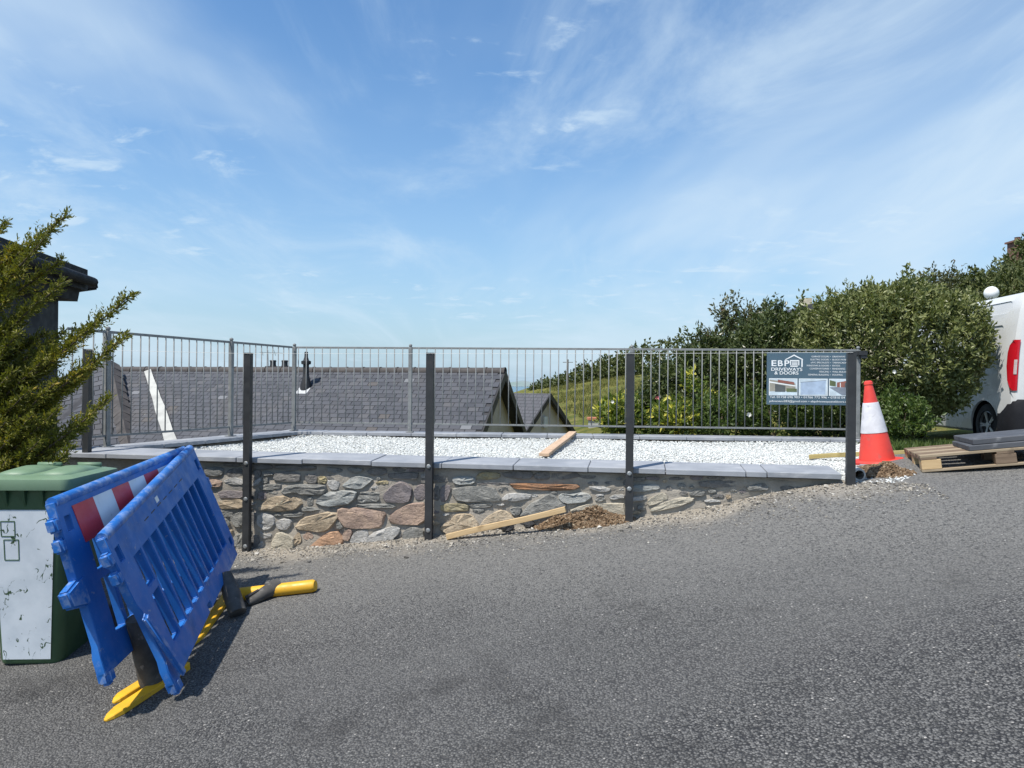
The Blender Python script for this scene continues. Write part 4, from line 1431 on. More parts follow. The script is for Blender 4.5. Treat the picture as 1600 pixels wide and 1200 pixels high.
shrub('hedge_bush', 'big clipped olive green evergreen bush beside the white van', (5.5, 10.6, -0.8),
      [L(1395, 545, 10.6, 1.12, 0.92, .95), L(1330, 535, 10.7, .75, .70, .8), L(1470, 535, 10.5, .62, .72, .62), L(1400, 497, 10.6, .85, .45, .7), L(1500, 545, 10.4, .34, .50, .4), L(1395, 625, 10.7, .7, .5, .6),
       L(1300, 590, 10.8, .5, .75, .6), L(1470, 600, 10.35, .42, .40, .4)],
      0.072, 84000, m_leaf_grey, 'bush', shoots=260, shoot_len=0.16, spread=0.075, stems=9)
shrub('hedge_bush', 'small leafy green bush at the foot of the clipped bush behind the cone', (5.1, 9.9, -0.8),
      [L(1415, 655, 9.6, .30, .26, .3), L(1380, 665, 9.7, .25, .2, .25), L(1400, 640, 9.8, .25, .3, .25)], 0.07, 2600, m_leaf_green, 'bush', spread=0.08, stems=4)
shrub('broadleaf_shrub', 'dark leaved shrub directly left of the clipped bush', (3.9, 11.6, -1.2),
      [L(1200, 570, 11.6, .66, .66), L(1160, 605, 11.5, .55, .60), L(1235, 535, 11.8, .48, .46), L(1245, 600, 11.4, .5, .6), L(1205, 520, 11.8, .34, .30)],
      0.085, 24000, m_leaf_dark, shoots=90, shoot_len=0.22, spread=0.10, stems=7)
shrub('broadleaf_shrub', 'bronze green spreading shrub left of the dark leaved shrub', (2.9, 11.9, -1.4),
      [L(1090, 600, 11.8, .62, .52), L(1050, 615, 11.9, .48, .42), L(1120, 570, 12.0, .5, .42), L(1030, 640, 11.6, .4, .35), L(1100, 640, 11.3, .6, .35)],
      0.085, 18000, m_leaf_dark, shoots=70, shoot_len=0.25, spread=0.10, stems=6, holes=.3)
shrub('young_tree', 'thin young tree with loose shoots rising above the railing', (3.4, 12.4, -1.2),
      [L(1120, 545, 12.4, .32, .28), L(1150, 525, 12.5, .35, .32), L(1100, 540, 12.4, .22, .25), L(1160, 505, 12.6, .30, .22)], 0.075, 2600, m_leaf_brown, 'tree', shoots=60, shoot_len=.3, spread=.11, stems=8)
for i, (px, py, Y, rx, rz, n, lab) in enumerate((
        (970, 645, 10.75, .27, .20, 1900, 'yellow spotted laurel bush behind the third black post'),
        (955, 660, 10.6, .20, .14, 900, 'low yellow leaved plant left of the third black post'),
        (1050, 655, 10.55, .30, .18, 1500, 'yellow green spreading plant right of the third black post'),
        (1085, 615, 10.9, .16, .26, 380, 'tall variegated shrub with yellow leaves in front of the dark shrubs'))):
    p_ = P(px, py, Y)
    shrub('variegated_shrub', lab, (p_.x, p_.y, -1.0), [(p_.x, p_.y, p_.z, rx, rx, rz), (p_.x + rx * .5, p_.y, p_.z - rz * .4, rx * .7, rx * .7, rz * .7)],
          0.10, n, m_leaf_yel, group='yellow variegated plants behind the railing', spread=.09, aspect=.4, shoots=12, shoot_len=.06)
for i, (px, py, Y, rx, rz, n, mt, lab) in enumerate((
        (1130, 655, 10.5, .45, .26, 3400, m_leaf_green, 'bright green fuchsia bush low behind the middle of the right railing bay'),
        (1215, 650, 10.45, .48, .32, 3800, m_leaf_green, 'green bush under the left half of the advertising board'),
        (1290, 655, 10.3, .42, .28, 3000, m_leaf_green, 'green bush under the right half of the advertising board'),
        (1010, 668, 10.7, .40, .12, 1500, m_leaf_green, 'flat green ground plant behind the third black post'),
        (1330, 660, 10.2, .30, .28, 1800, m_leaf_dark, 'dark green bush behind the end post of the back railing'))):
    p_ = P(px, py, Y)
    shrub('garden_bush', lab, (p_.x, p_.y, -1.0), [(p_.x, p_.y, p_.z, rx, rx * .8, rz), (p_.x - rx * .6, p_.y + .1, p_.z - rz * .2, rx * .6, rx * .6, rz * .8), (p_.x + rx * .6, p_.y, p_.z - rz * .1, rx * .6, rx * .6, rz * .9)],
          0.065, n, mt, 'bush', spread=.08, shoots=40, shoot_len=.16)
# flowers
m_rose = pm('pink_petals', (0.62, 0.12, 0.16), (0.70, 0.25, 0.25), 30, 0.7, 0)
m_wpetal = pm('white_petals', (0.80, 0.78, 0.70), None, 30, 0.7, 0)
for i, (px, py, Y, r_, mt, lab) in enumerate(((1027, 622, 10.9, .035, m_rose, 'pink rose flower above the yellow plants'), (1170, 648, 10.05, .035, m_wpetal, 'white flower in the green bush left of the advertising board'),
                                              (957, 628, 10.4, .025, m_wpetal, 'white flower on the yellow spotted laurel'), (1397, 581, 9.75, .03, m_wpetal, 'white flower on the clipped bush beside the cone'))):
    p_ = P(px, py, Y)
    fl_ = MB()
    for k in range(7):
        an = k * 2.4
        d_ = Vector((math.cos(an), -0.6, math.sin(an))).normalized()
        s_ = d_.cross(Vector((0, 1, 0))).normalized()
        fl_.add([p_, p_ + d_ * r_ * .6 + s_ * r_ * .5, p_ + d_ * r_ * 1.2 + Vector((0, .01, 0)), p_ + d_ * r_ * .6 - s_ * r_ * .5], [(0, 1, 2, 3)])
    set_props(fl_.build('flower', mt), lab, 'flower')

# background trees and house on the right
shrub('garden_tree', 'broad dark tree on the skyline behind the van', (14.6, 22, -1),
      [L(1590, 448, 22, 1.2, .85), L(1545, 465, 21.5, 1.2, .75), L(1640, 425, 22.5, 1.3, .95), L(1490, 490, 21, 1.1, .65), L(1440, 505, 20.5, .9, .5), L(1590, 490, 21, 1.8, .9), L(1710, 420, 22, 1.8, 1.3), L(1520, 510, 20.5, 1.6, .8)],
      0.16, 24000, m_leaf_far, 'tree', shoots=120, shoot_len=.22, spread=.20, stems=8)
shrub('garden_tree', 'thin brownish tree top just above the clipped bush', (11.2, 20, -1),
      [L(1455, 452, 20, .45, .22), L(1475, 446, 20, .3, .20), L(1425, 458, 20, .4, .18)], 0.11, 1500, m_leaf_brown, 'tree', shoots=40, shoot_len=.2, spread=.2, stems=8)
hs = thing('hillside_house', 'cream house gable with dark roof peeping above the dark shrub', 'house', (12, 30, -2))
q = P(1262, 478, 30)
m_cream = pm('cream_render', (0.62, 0.55, 0.42), None, 3, 0.9, 0.2)
MB().box((q.x + 1.9, q.y + 3, (q.z - 2.5) / 2 + .05), (4.0, 6, q.z + 2.4)).build('wall', m_cream, hs, world=True)
MB().poly([q + Vector((-1.2, -.2, -.45)), q + Vector((.0, -.2, .05)), q + Vector((2, -.2, .55)), q + Vector((4.4, -.2, -.4)), q + Vector((4.4, -.2, -.6)), q + Vector((-1.2, -.2, -.6))], (0, 6.4, 0)).build('roof', m_slate2, hs, world=True)
MB().box((q.x - .02, q.y + .2, q.z + .05), (.36, .5, .55)).build('chimney', m_cream, hs, world=True)
hs = thing('skyline_house', 'house with brick chimney on the skyline above the trees', 'house', (22, 30, -1))
q = P(1587, 388, 30)
m_brick = pm('red_brick', (0.20, 0.10, 0.075), (0.15, 0.08, 0.065), 5, 0.9, 0.3)
MB().box((q.x + 2.5, q.y + 3.2, q.z / 2 - 1.8), (7, 6, q.z + .2)).build('wall', m_cream, hs, world=True)
MB().poly([q + Vector((-1.2, 0, -1.2)), q + Vector((2.5, 0, -.25)), q + Vector((6.2, 0, -1.2))], (0, 6.2, 0)).build('roof', m_slate2, hs, world=True)
chm = MB().box((q.x, q.y - .1, q.z - .3), (.50, .5, 1.0)).build('chimney', m_brick, hs, world=True)
MB().box((q.x, q.y - .1, q.z + .23), (.66, .6, .07)).build('chimney_cap', m_brick, chm, world=True)
MB().lathe([(.12, .0), (.10, .16), (.12, .17)], 8, (q.x, q.y - .1, q.z + .26)).build('chimney_pot', m_brick, chm, world=True)
# tree line along the far field
far = [(853, 606, 128, 2.4, 1.2), (872, 602, 125, 2.8, 1.7), (893, 599, 122, 2.6, 1.6), (914, 590, 118, 2.4, 2.3), (930, 586, 116, 2.6, 2.4), (948, 582, 114, 2.4, 2.4), (962, 578, 112, 2.2, 2.2),
       (981, 574, 110, 2.4, 2.5), (1000, 570, 108, 2.5, 2.7), (1020, 566, 106, 3, 3), (1048, 562, 104, 3, 3)]
FAR_L = ['small round tree at the seaward end of the far tree line', 'second tree from the sea in the far tree line', 'third tree from the sea in the far tree line', 'fourth tree from the sea in the far tree line',
         'fifth tree from the sea in the far tree line', 'sixth tree from the sea in the far tree line', 'seventh tree from the sea in the far tree line', 'eighth tree from the sea, behind the third black post',
         'far hillside tree just right of the third black post', 'far hillside tree beside the thin young tree', 'far hillside tree mostly hidden behind the bronze shrub']
for (px, py, Y, rx, rz), lab in zip(far, FAR_L):
    p_ = P(px, py, Y)
    gz = float(ground_z(np.array(p_.x), np.array(p_.y)))
    shrub('hillside_tree', lab, (p_.x, p_.y, min(gz, p_.z - rz)), [(p_.x, p_.y, p_.z, rx, rx, rz), (p_.x + rx * .5, p_.y, p_.z - rz * .35, rx * .7, rx * .7, rz * .7), (p_.x - rx * .5, p_.y, p_.z - rz * .4, rx * .65, rx * .65, rz * .6),
                                                             (p_.x, p_.y, (p_.z - rz * .3 + gz) / 2, rx * .9, rx * .9, max(.4, (p_.z - gz) / 2))],
          0.55, 1500, m_leaf_far, 'tree', 'trees along the far field', cluster=8, spread=.5, stems=3, aspect=.6)


def conifer():
    base = Vector((-4.25, 5.35, zr(-4.25, 5.35) - 0.05))
    root = thing('conifer', 'golden green feathery conifer at the left edge of the photo', 'tree', base)
    st = MB()
    top = base + Vector((-.25, -.1, 3.3))
    st.tube([base, base + Vector((-.05, 0, 1.2)), top], [0.085, 0.06, 0.012], 8)
    tips = [(P(106, 334, 4.95), -.15), (P(70, 372, 4.7), -.5), (P(97, 405, 5.1), -.4), (P(99, 440, 4.9), -.6), (P(208, 459, 4.9), -1.0), (P(150, 505, 4.75), -1.1), (P(196, 524, 4.75), -1.25), (P(172, 622, 4.8), -1.6), (P(150, 570, 5.0), -1.4),
            (P(112, 700, 4.85), -2.0), (P(60, 470, 4.6), -1.0), (P(70, 560, 4.5), -1.4), (P(90, 640, 4.6), -1.7), (P(30, 420, 4.8), -.6), (P(30, 520, 4.4), -1.3), (P(45, 610, 4.35), -1.6), (P(20, 680, 4.5), -1.9), (P(60, 690, 4.7), -2.0),
            (P(10, 350, 5.1), -.2), (P(20, 580, 4.6), -1.5), (P(120, 600, 5.2), -1.5), (P(100, 520, 5.2), -1.2), (P(-30, 640, 4.4), -1.8), (P(85, 600, 4.45), -1.5), (P(15, 460, 4.6), -.9),
            (P(50, 650, 4.25), -1.75), (P(10, 720, 4.5), -2.1), (P(90, 715, 5.0), -2.1), (P(135, 660, 5.05), -1.8)]
    for k in range(30):
        tips.append((P(random.uniform(-80, 85), random.uniform(500, 725), random.uniform(4.85, 5.35)), random.uniform(-1.9, -.7)))
    for k in range(5):
        tips.append((P(random.uniform(-60, 30), random.uniform(360, 470), random.uniform(4.6, 5.2)), random.uniform(-.8, .1)))
    for k in range(9):                                      # limbs hanging over the road, left of the frame
        tips.append((Vector((-3.75 + random.uniform(-.35, .35), 3.0 + random.uniform(-.4, .4), random.uniform(-.5, .6))), 0))
    for k in range(30):                                     # the rest of the crown, mostly left of the frame
        an = random.uniform(0, 2 * math.pi)
        h_ = random.uniform(-1.2, 1.5)
        r_ = 1.15 * (1 - (h_ + 1.2) / 3.3) + .25
        tips.append((Vector((base.x - .25 + math.cos(an) * r_ * .9, base.y - .05 + math.sin(an) * r_, h_)), h_ - random.uniform(.35, .7) - .0))
    tips = [((tp_ * (4.85 / tp_.y)) if (3.9 < tp_.y < 4.85 and tp_.z < .6) else tp_, h_) for tp_, h_ in tips]
    P_, D_, L_ = [], [], []
    for tip, hz in tips:
        hz = tip.z - 0.50 * math.hypot(tip.x - base.x, tip.y - base.y) - .05
        hz = min(max(hz, base.z + .25), 1.3)
        f_ = (hz - base.z) / 3.3
        a_ = base.lerp(top, max(0.03, min(f_, .97)))
        a_.z = hz
        ln = (tip - a_).length
        mid = a_.lerp(tip, .5) + Vector((0, 0, -.10 * ln))
        pts = [(a_ * (1 - s_) ** 2 + mid * (2 * s_ * (1 - s_)) + tip * s_ ** 2) for s_ in np.linspace(0, 1, 9)]
        st.tube(pts, [0.020 * (1 - s_) + 0.003 for s_ in np.linspace(0, 1, 9)], 5)
        ntw = int(ln * 135)
        for k in range(ntw):
            s_ = 0.10 + 0.90 * (k + random.random()) / ntw
            q_ = a_ * (1 - s_) ** 2 + mid * (2 * s_ * (1 - s_)) + tip * s_ ** 2
            ax_ = ((mid - a_) * (1 - s_) + (tip - mid) * s_).normalized()
            rd = Vector((random.gauss(0, 1), random.gauss(0, 1), random.gauss(0.15, 1)))
            rd = (rd - ax_ * rd.dot(ax_)).normalized()
            tl = (0.20 * (1 - s_) ** 0.55 + 0.042) * random.uniform(.55, 1.25)
            td = (ax_ * 0.95 + rd * 0.75 + Vector((0, 0, .25))).normalized()
            nn = max(5, int(tl / 0.0105))
            for j in range(nn):
                u_ = j / nn
                P_.append(q_ + td * tl * u_)
                sd = Vector((random.gauss(0, 1), random.gauss(0, 1), random.gauss(0, 1)))
                D_.append(td * 1.0 + sd * 0.55)
                L_.append(random.uniform(.026, .048) * (1.1 - .5 * u_))
    P_ = np.array([tuple(x) for x in P_]) - np.array(base)
    D_ = np.array([tuple(x) for x in D_])
    L_ = np.array(L_)
    tone = np.clip(0.5 + 0.28 * np.sin(P_[:, 0] * 5.1 + 1) * np.sin(P_[:, 2] * 4.3) + rng.normal(0, .22, len(P_)), 0, 1)
    m_con = leaf_mat('conifer_sprays', (0.075, 0.085, 0.012), (0.22, 0.205, 0.032), (0.36, 0.26, 0.03), 0.965, 0.6, 0.25)
    link('crown', leaf_mesh('crown', P_, D_, L_, L_ * 0.36, rnd=tone), m_con, root)
    for i in range(len(st.v)):
        st.v[i] = st.v[i] - base
    st.build('trunk', m_bark, root, smooth=True)


conifer()

# grass verge under the hedge
def tufts(name, label, pts, h, n, mat):
    pos = np.repeat(pts, n, axis=0) + rng.normal(0, .03, (len(pts) * n, 3)) * [1, 1, 0]
    dirs = rng.normal(0, .35, (len(pos), 3)) + [0, 0, 1.0]
    ll = h * rng.uniform(.4, 1.2, len(pos))
    o = link(name, leaf_mesh(name, pos, dirs, ll, ll * .10 + .003), mat)
    return set_props(o, label, 'grass', kind='stuff')


xs = rng.uniform(4.55, 6.9, 420)
ys = 9.45 + rng.normal(0, .22, 420) + (xs - 4.5) * .12
tufts('grass_verge', 'weedy grass verge along the foot of the hedge', np.stack([xs, ys, zroad(xs, ys)], -1), .14, 16, m_leaf_green)

fx = rng.uniform(3.5, 24, 9000)
fy = rng.uniform(30, 118, 9000)
fpos = np.stack([fx, fy, ground_z(fx, fy)], -1)
clump = np.sin(fx * .9 + 1) * np.sin(fy * .23 + fx * .2) + rng.normal(0, .4, len(fx)) > -.1
tufts('meadow_tufts', 'rough tussocky grass and bracken on the far sloping field', fpos[clump], .42, 5,
      leaf_mat('dry_meadow_blades', (0.085, 0.10, 0.022), (0.27, 0.23, 0.07), (0.05, 0.075, 0.02), .8, .8, .2))

# ------------------------------------------------------------------ street things
def ground_hit(px, py, dz=0.0):
    d = P(px, py, 1.0)
    Y = 4.0
    for _ in range(60):
        Y = 0.5 * Y + 0.5 * ((zr(d.x * Y, Y) + dz) / d.z)
    return d * Y


m_blue = NT('barrier_blue')
t = m_blue
v = t.coord('Object')
c = t.mix(t.rng(t.noise(v, 4, 5), .35, .65), (0.010, 0.120, 0.42), (0.018, 0.145, 0.47))
scuff = t.rng(t.noise(t.coord('Object', scale=(3, 3, 9)), 9, 7, .7, .8), .64, .74)
c = t.mix(t.math('MULTIPLY', scuff, .55), c, (0.30, 0.36, 0.48))
c = t.mix(t.math('MULTIPLY', t.rng(t.noise(v, 3.2, 6, .7), .50, .75), .35), c, (0.05, 0.06, 0.085))
edge_ = t.rng(t.n('ShaderNodeNewGeometry').outputs['Pointiness'], .54, .64)
edge_ = t.math('MULTIPLY', edge_, t.rng(t.noise(v, 14, 6, .7), .46, .62))
c = t.mix(t.math('MULTIPLY', edge_, .38), c, (0.42, 0.47, 0.55))
c = t.mix(t.math('MULTIPLY', t.rng(t.noise(t.coord('Object', loc=(5, 2, 1)), 26, 4, .6), .66, .72), .6), c, (0.30, 0.33, 0.38))
m_blue = t.done(c, t.rng(t.noise(v, 12, 4), .3, .7, .36, .6), t.bump(t.noise(v, 35, 5), .18, .004), spec=.5)
m_yellow = pm('yellow_plastic', (0.72, 0.40, 0.018), (0.62, 0.34, 0.02), 6, 0.5, 0.1, 40, .003, c3=(0.36, 0.22, 0.05), s3=16)
m_rubber = pm('grey_rubber', (0.045, 0.044, 0.042), (0.085, 0.082, 0.076), 9, 0.8, 0.25, 60, .004, c3=(0.16, 0.15, 0.14), s3=20)
m_red = pm('reflective_red', (0.66, 0.05, 0.06), (0.58, 0.045, 0.055), 8, 0.4, 0.03)
m_white_r = pm('reflective_white', (0.84, 0.84, 0.83), (0.76, 0.76, 0.75), 7, 0.45, 0.03, c3=(.45, .45, .44), s3=14)


def barrier_panel(LN_, HT, th=0.046):
    """moulded panel with slots, hand holes and a stepped foot line"""
    n_sl = 10
    x_in0, x_in1 = 0.19, LN_ - 0.17
    pitch = (x_in1 - x_in0) / n_sl
    xb = [0, 0.05, 0.105]
    slots = []
    for i in range(n_sl):
        a = x_in0 + i * pitch + 0.017
        b = x_in0 + (i + 1) * pitch - 0.017
        slots.append((a, b))
        xb += [a, b]
    xb += [LN_ - 0.105, LN_ - 0.05, LN_]
    xb += [0.83, 0.90]
    xb = sorted(set(round(x, 4) for x in xb))
    zb = [0, 0.05, 0.10, 0.155, 0.205, 0.45, 0.50, 0.69, HT - .165, HT - 0.085, HT]
    zb = sorted(set(round(z, 4) for z in zb))
    bm = bmesh.new()
    grid = {}

    def V(i, j):
        if (i, j) not in grid:
            grid[(i, j)] = bm.verts.new((xb[i], 0, zb[j]))
        return grid[(i, j)]
    for i in range(len(xb) - 1):
        for j in range(len(zb) - 1):
            xc, zc = (xb[i] + xb[i + 1]) / 2, (zb[j] + zb[j + 1]) / 2
            hole = False
            for k, (a, b) in enumerate(slots):
                if a < xc < b and 0.155 < zc < 0.69:
                    hole = True
                    if k == 0 and 0.45 < zc < 0.50:
                        hole = False
            if (0.05 < xc < 0.105 or LN_ - 0.105 < xc < LN_ - 0.05) and HT - .165 < zc < HT - 0.085:
                hole = True
            if (0.83 < xc < 0.90) and zc < 0.05:
                hole = True
            if (LN_ - 0.105 < xc < LN_ - 0.05) and 0.10 < zc < 0.155:
                hole = True
            if hole:
                continue
            bm.faces.new([V(i, j), V(i + 1, j), V(i + 1, j + 1), V(i, j + 1)])
    for v_ in list(bm.verts):
        x, z = v_.co.x, v_.co.z
        # taper: lower far corner cut, small wave on the end posts
        if x > LN_ - 0.02 and z < 0.06:
            v_.co.x -= 0.07
        if x < 0.02 and 0.12 < z < 0.45:
            v_.co.x += 0.025
    bm.normal_update()
    r = bmesh.ops.extrude_face_region(bm, geom=list(bm.faces))
    bmesh.ops.translate(bm, vec=(0, th, 0), verts=[g for g in r['geom'] if isinstance(g, bmesh.types.BMVert)])
    bmesh.ops.translate(bm, vec=(0, -th / 2, 0), verts=bm.verts)
    bmesh.ops.recalc_face_normals(bm, faces=bm.faces)
    bmesh.ops.dissolve_limit(bm, angle_limit=0.02, verts=bm.verts, edges=bm.edges)
    edges = [e for e in bm.edges if len(e.link_faces) == 2 and e.calc_face_angle(0) > 0.6]
    bmesh.ops.bevel(bm, geom=edges, offset=0.014, segments=3, affect='EDGES', clamp_overlap=True)
    bmesh.ops.triangulate(bm, faces=[f for f in bm.faces if len(f.verts) > 4])
    me = bpy.data.meshes.new('panel')
    bm.to_mesh(me)
    bm.free()
    return me


def barrier(label, Rm, o, LN_, HT, strip, hook):
    M = Matrix(Rm).to_4x4()
    M.translation = Vector(o)
    root = thing('traffic_barrier', label, 'barrier', M, 'blue plastic pedestrian barriers')
    link('panel', barrier_panel(LN_, HT), m_blue, root, True, R(40))
    # rounded top bar and ribs
    MB().tube([(0.02, 0, HT - .004), (LN_ - .02, 0, HT - .004)], 0.031, 10).build('top_bar', m_blue, root, smooth=True, angle=R(40))
    for z in (HT - .11, HT - .215):
        MB().box((-.02, 0, z), (.05, .055, .075)).build('hinge_lug', m_blue, root, bevel=.012, seg=3, smooth=True, angle=R(40))
    MB().box((LN_ + .018, 0, HT - .30), (.05, .05, .10)).build('hinge_lug', m_blue, root, bevel=.012, seg=3, smooth=True, angle=R(40))
    MB().box((.04, 0, -.01), (.08, .07, .09)).build('foot_lug', m_blue, root, bevel=.02, seg=3, smooth=True, angle=R(40))
    if hook:
        hk = MB()
        hk.hexa([(-.10, -.03, .40), (.06, -.03, .36), (.06, .03, .36), (-.10, .03, .40)], [(-.115, -.03, .49), (.06, -.03, .53), (.06, .03, .53), (-.115, .03, .49)])
        hk.build('socket', m_blue, root, bevel=.012, seg=3, smooth=True, angle=R(40))
    else:
        MB().hexa([(.035, -.075, .02), (.085, -.075, .02), (.085, -.045, .02), (.035, -.045, .02)], [(-.045, -.06, .43), (.0, -.06, .45), (.0, -.03, .45), (-.045, -.03, .43)]).build('connector_blade', m_blue, root, bevel=.012, seg=3, smooth=True, angle=R(40))
        for i in range(7):
            MB().box((.55 + i * .125, -.0235, HT - .105), (.07, .002, .006)).build('drain_slot', m_rubber, root)
        MB().box((.80, -.0237, HT - .07), (.05, .002, .035)).build('worn_mark', m_white_r, root)
    if strip:
        x = .14
        for i in range(7):
            w_ = (LN_ - .30) / 7
            MB().hexa([(x + .03, -.0265, .665), (x + w_ + .03, -.0265, .665), (x + w_ + .03, -.0235, .665), (x + .03, -.0235, .665)],
                      [(x, -.0265, HT - .05), (x + w_, -.0265, HT - .05), (x + w_, -.0235, HT - .05), (x, -.0235, HT - .05)]).build('reflective_stripe', m_red if i % 2 == 0 else m_white_r, root)
            x += w_
    return root, M


BR1 = barrier('front blue plastic barrier leaning over with its slotted face towards the road', [[-0.1793, -0.9333, -0.3115], [0.9693, -0.1132, -0.2185], [0.1687, -0.3411, 0.9247]],
              (-1.786, 3.858, -1.616), 1.82, .89, False, False)
BR2 = barrier('rear blue plastic barrier with red and white reflective stripes beside the green bin', [[-0.0789, -0.9651, -0.2497], [0.9951, -0.0611, -0.0783], [0.0603, -0.2547, 0.9651]],
              (-2.06, 3.69, -1.496), 1.82, .92, True, True)
# feet under the front barrier
root = BR1[0]
gA, gB = ground_hit(241, 1070), P(214, 965, 4.02)
MB().tube([gA + Vector((0, .0, -.02)), gA.lerp(gB, .5), gB], [.070, .068, .058], 16).build('foot_stub', m_rubber, root, world=True, smooth=True, angle=R(40))


def tongue(pa, pb, w, h, name, mat, parent):
    d_ = (pb - pa).normalized()
    s_ = d_.cross(Vector((0, 0, 1))).normalized()
    rings = []
    for k, (f_, ww, hh) in enumerate(((0, .25, .5), (.06, .7, .8), (.15, 1, 1), (.6, 1, 1), (1, .9, 1.6))):
        q_ = pa.lerp(pb, f_)
        rings.append([q_ - s_ * w * ww / 2, q_ + s_ * w * ww / 2, q_ + s_ * w * ww / 2 * .85 + Vector((0, 0, h * hh)), q_ - s_ * w * ww / 2 * .85 + Vector((0, 0, h * hh))])
    return MB().loft(rings).build(name, mat, parent, world=True, bevel=.004, seg=1)


tongue(ground_hit(164, 1128), ground_hit(290, 1045), .085, .028, 'yellow_foot', m_yellow, root)
tongue(ground_hit(177, 1100), ground_hit(262, 1046), .075, .028, 'yellow_foot', m_yellow, BR2[0])
tongue(ground_hit(300, 1010), ground_hit(362, 925), .08, .03, 'yellow_foot', m_yellow, root)
gA, gB = ground_hit(372, 958, .03), P(352, 898, 5.15)
MB().tube([gA, gA.lerp(gB, .5), gB], [.058, .06, .045], 14).build('foot_stub', m_rubber, root, world=True, smooth=True, angle=R(40))
gC = BR2[1] @ Vector((1.6, 0, .03))
MB().tube([Vector((gC.x, gC.y, zr(gC.x, gC.y) - .01)), gC], [.055, .045], 10).build('foot_stub', m_rubber, BR2[0], world=True, smooth=True)

# loose spare foot: yellow tube with a dark rubber sleeve
p1, p2 = ground_hit(372, 929, .045), ground_hit(493, 915, .045)
lf = thing('loose_barrier_foot', 'loose yellow barrier foot with grey rubber sleeve lying on the road', 'barrier foot', ground_hit(430, 930))
MB().tube([p1, p1.lerp(p2, .5), p2.lerp(p1, .03), p2], [.047, .046, .045, .036], 14).build('yellow_bar', m_yellow, lf, world=True, smooth=True, angle=R(40))
q1, q2 = ground_hit(386, 942, .02), ground_hit(438, 913, .07)
sl = MB()
d_ = (q2 - q1).normalized()
s_ = d_.cross(Vector((0, 0, 1))).normalized()
u_ = s_.cross(d_)
rings = []
for f_, w_, h_ in ((0, .046, .02), (.1, .05, .034), (.45, .055, .045), (.8, .058, .055), (1, .055, .052)):
    q_ = q1.lerp(q2, f_)
    rings.append([q_ + s_ * (w_ * math.cos(k * math.pi / 7)) + u_ * (h_ * math.sin(k * math.pi / 7)) for k in range(14)])
sl.loft(rings)
sl.build('rubber_sleeve', m_rubber, lf, world=True, smooth=True, angle=R(50))
MB().box((0, 0, 0), (.035, .10, .012), Matrix.Translation(q1.lerp(q2, .22) + u_ * .040) @ Matrix((s_, d_, u_)).transposed().to_4x4()).build('sleeve_slot', m_barge, lf, world=True)

# ------------------------------------------------------------------ wheelie bin
m_bin = pm('bin_green', (0.055, 0.11, 0.050), (0.045, 0.095, 0.043), 5, 0.5, 0.05, 60, .002)
m_lid = pm('bin_lid_green', (0.15, 0.235, 0.15), (0.125, 0.205, 0.128), 4, 0.52, 0.06, 60, .002, c3=(0.14, 0.20, 0.13), s3=9)
t = NT('flaking_white_paint')
v = t.coord('Object')
c = t.mix(t.rng(t.noise(v, 5, 5), .4, .65), (0.60, 0.645, 0.69), (0.50, 0.55, 0.60))
cr1 = t.n('ShaderNodeTexVoronoi')
cr1.feature = 'DISTANCE_TO_EDGE'
cr1.inputs['Scale'].default_value = 5.5
nzv = t.n('ShaderNodeTexNoise')
nzv.inputs['Scale'].default_value = 7
nzv.inputs['Detail'].default_value = 5
t.l(v, nzv.inputs['Vector'])
ad = t.n('ShaderNodeVectorMath', operation='ADD')
t.l(v, ad.inputs[0])
sc2 = t.n('ShaderNodeVectorMath', operation='SCALE')
sc2.inputs['Scale'].default_value = 0.14
t.l(nzv.outputs['Color'], sc2.inputs[0])
t.l(sc2.outputs[0], ad.inputs[1])
t.l(ad.outputs[0], cr1.inputs['Vector'])
n1 = t.noise(t.coord('Object', scale=(1.3, 1, .8)), 7.5, 3, .55, .4)
lines = t.math('LESS_THAN', t.math('ABSOLUTE', t.math('SUBTRACT', n1, .5)), t.rng(t.noise(v, 30, 3), .35, .65, .001, .017))
msk = t.rng(t.noise(t.coord('Object', scale=(1.4, 1, .9), loc=(3, 1, 2)), 8, 4, .6), .48, .53)
flk = t.math('GREATER_THAN', t.noise(t.coord('Object', scale=(1, 1, .6), loc=(1, 5, 2)), 17, 6, .7), .685)
crk = t.math('MAXIMUM', t.math('MULTIPLY', lines, msk), flk)
c = t.mix(crk, c, (0.040, 0.075, 0.035))
m_flake = t.done(c, .6, t.bump(crk, .4, -.002))
bb = ground_hit(78, 1037)
BINM = Matrix.Translation(Vector((bb.x - .125, bb.y, bb.z))) @ Matrix.Rotation(R(3), 4, 'Z') @ Matrix.Diagonal((1.06, 1.06, 1.065, 1))
binr = thing('wheelie_bin', 'green wheelie bin with flaking white painted front behind the blue barriers', 'bin', BINM)


def rrect(w, d, z, r, y0, n=4):
    pts = []
    for cx, cy, a0 in ((w / 2 - r, y0 + r, -90), (w / 2 - r, y0 + d - r, 0), (-w / 2 + r, y0 + d - r, 90), (-w / 2 + r, y0 + r, 180)):
        for k in range(n + 1):
            a_ = R(a0 + 90 * k / n)
            pts.append(Vector((cx + r * math.cos(a_), cy + r * math.sin(a_), z)))
    return pts


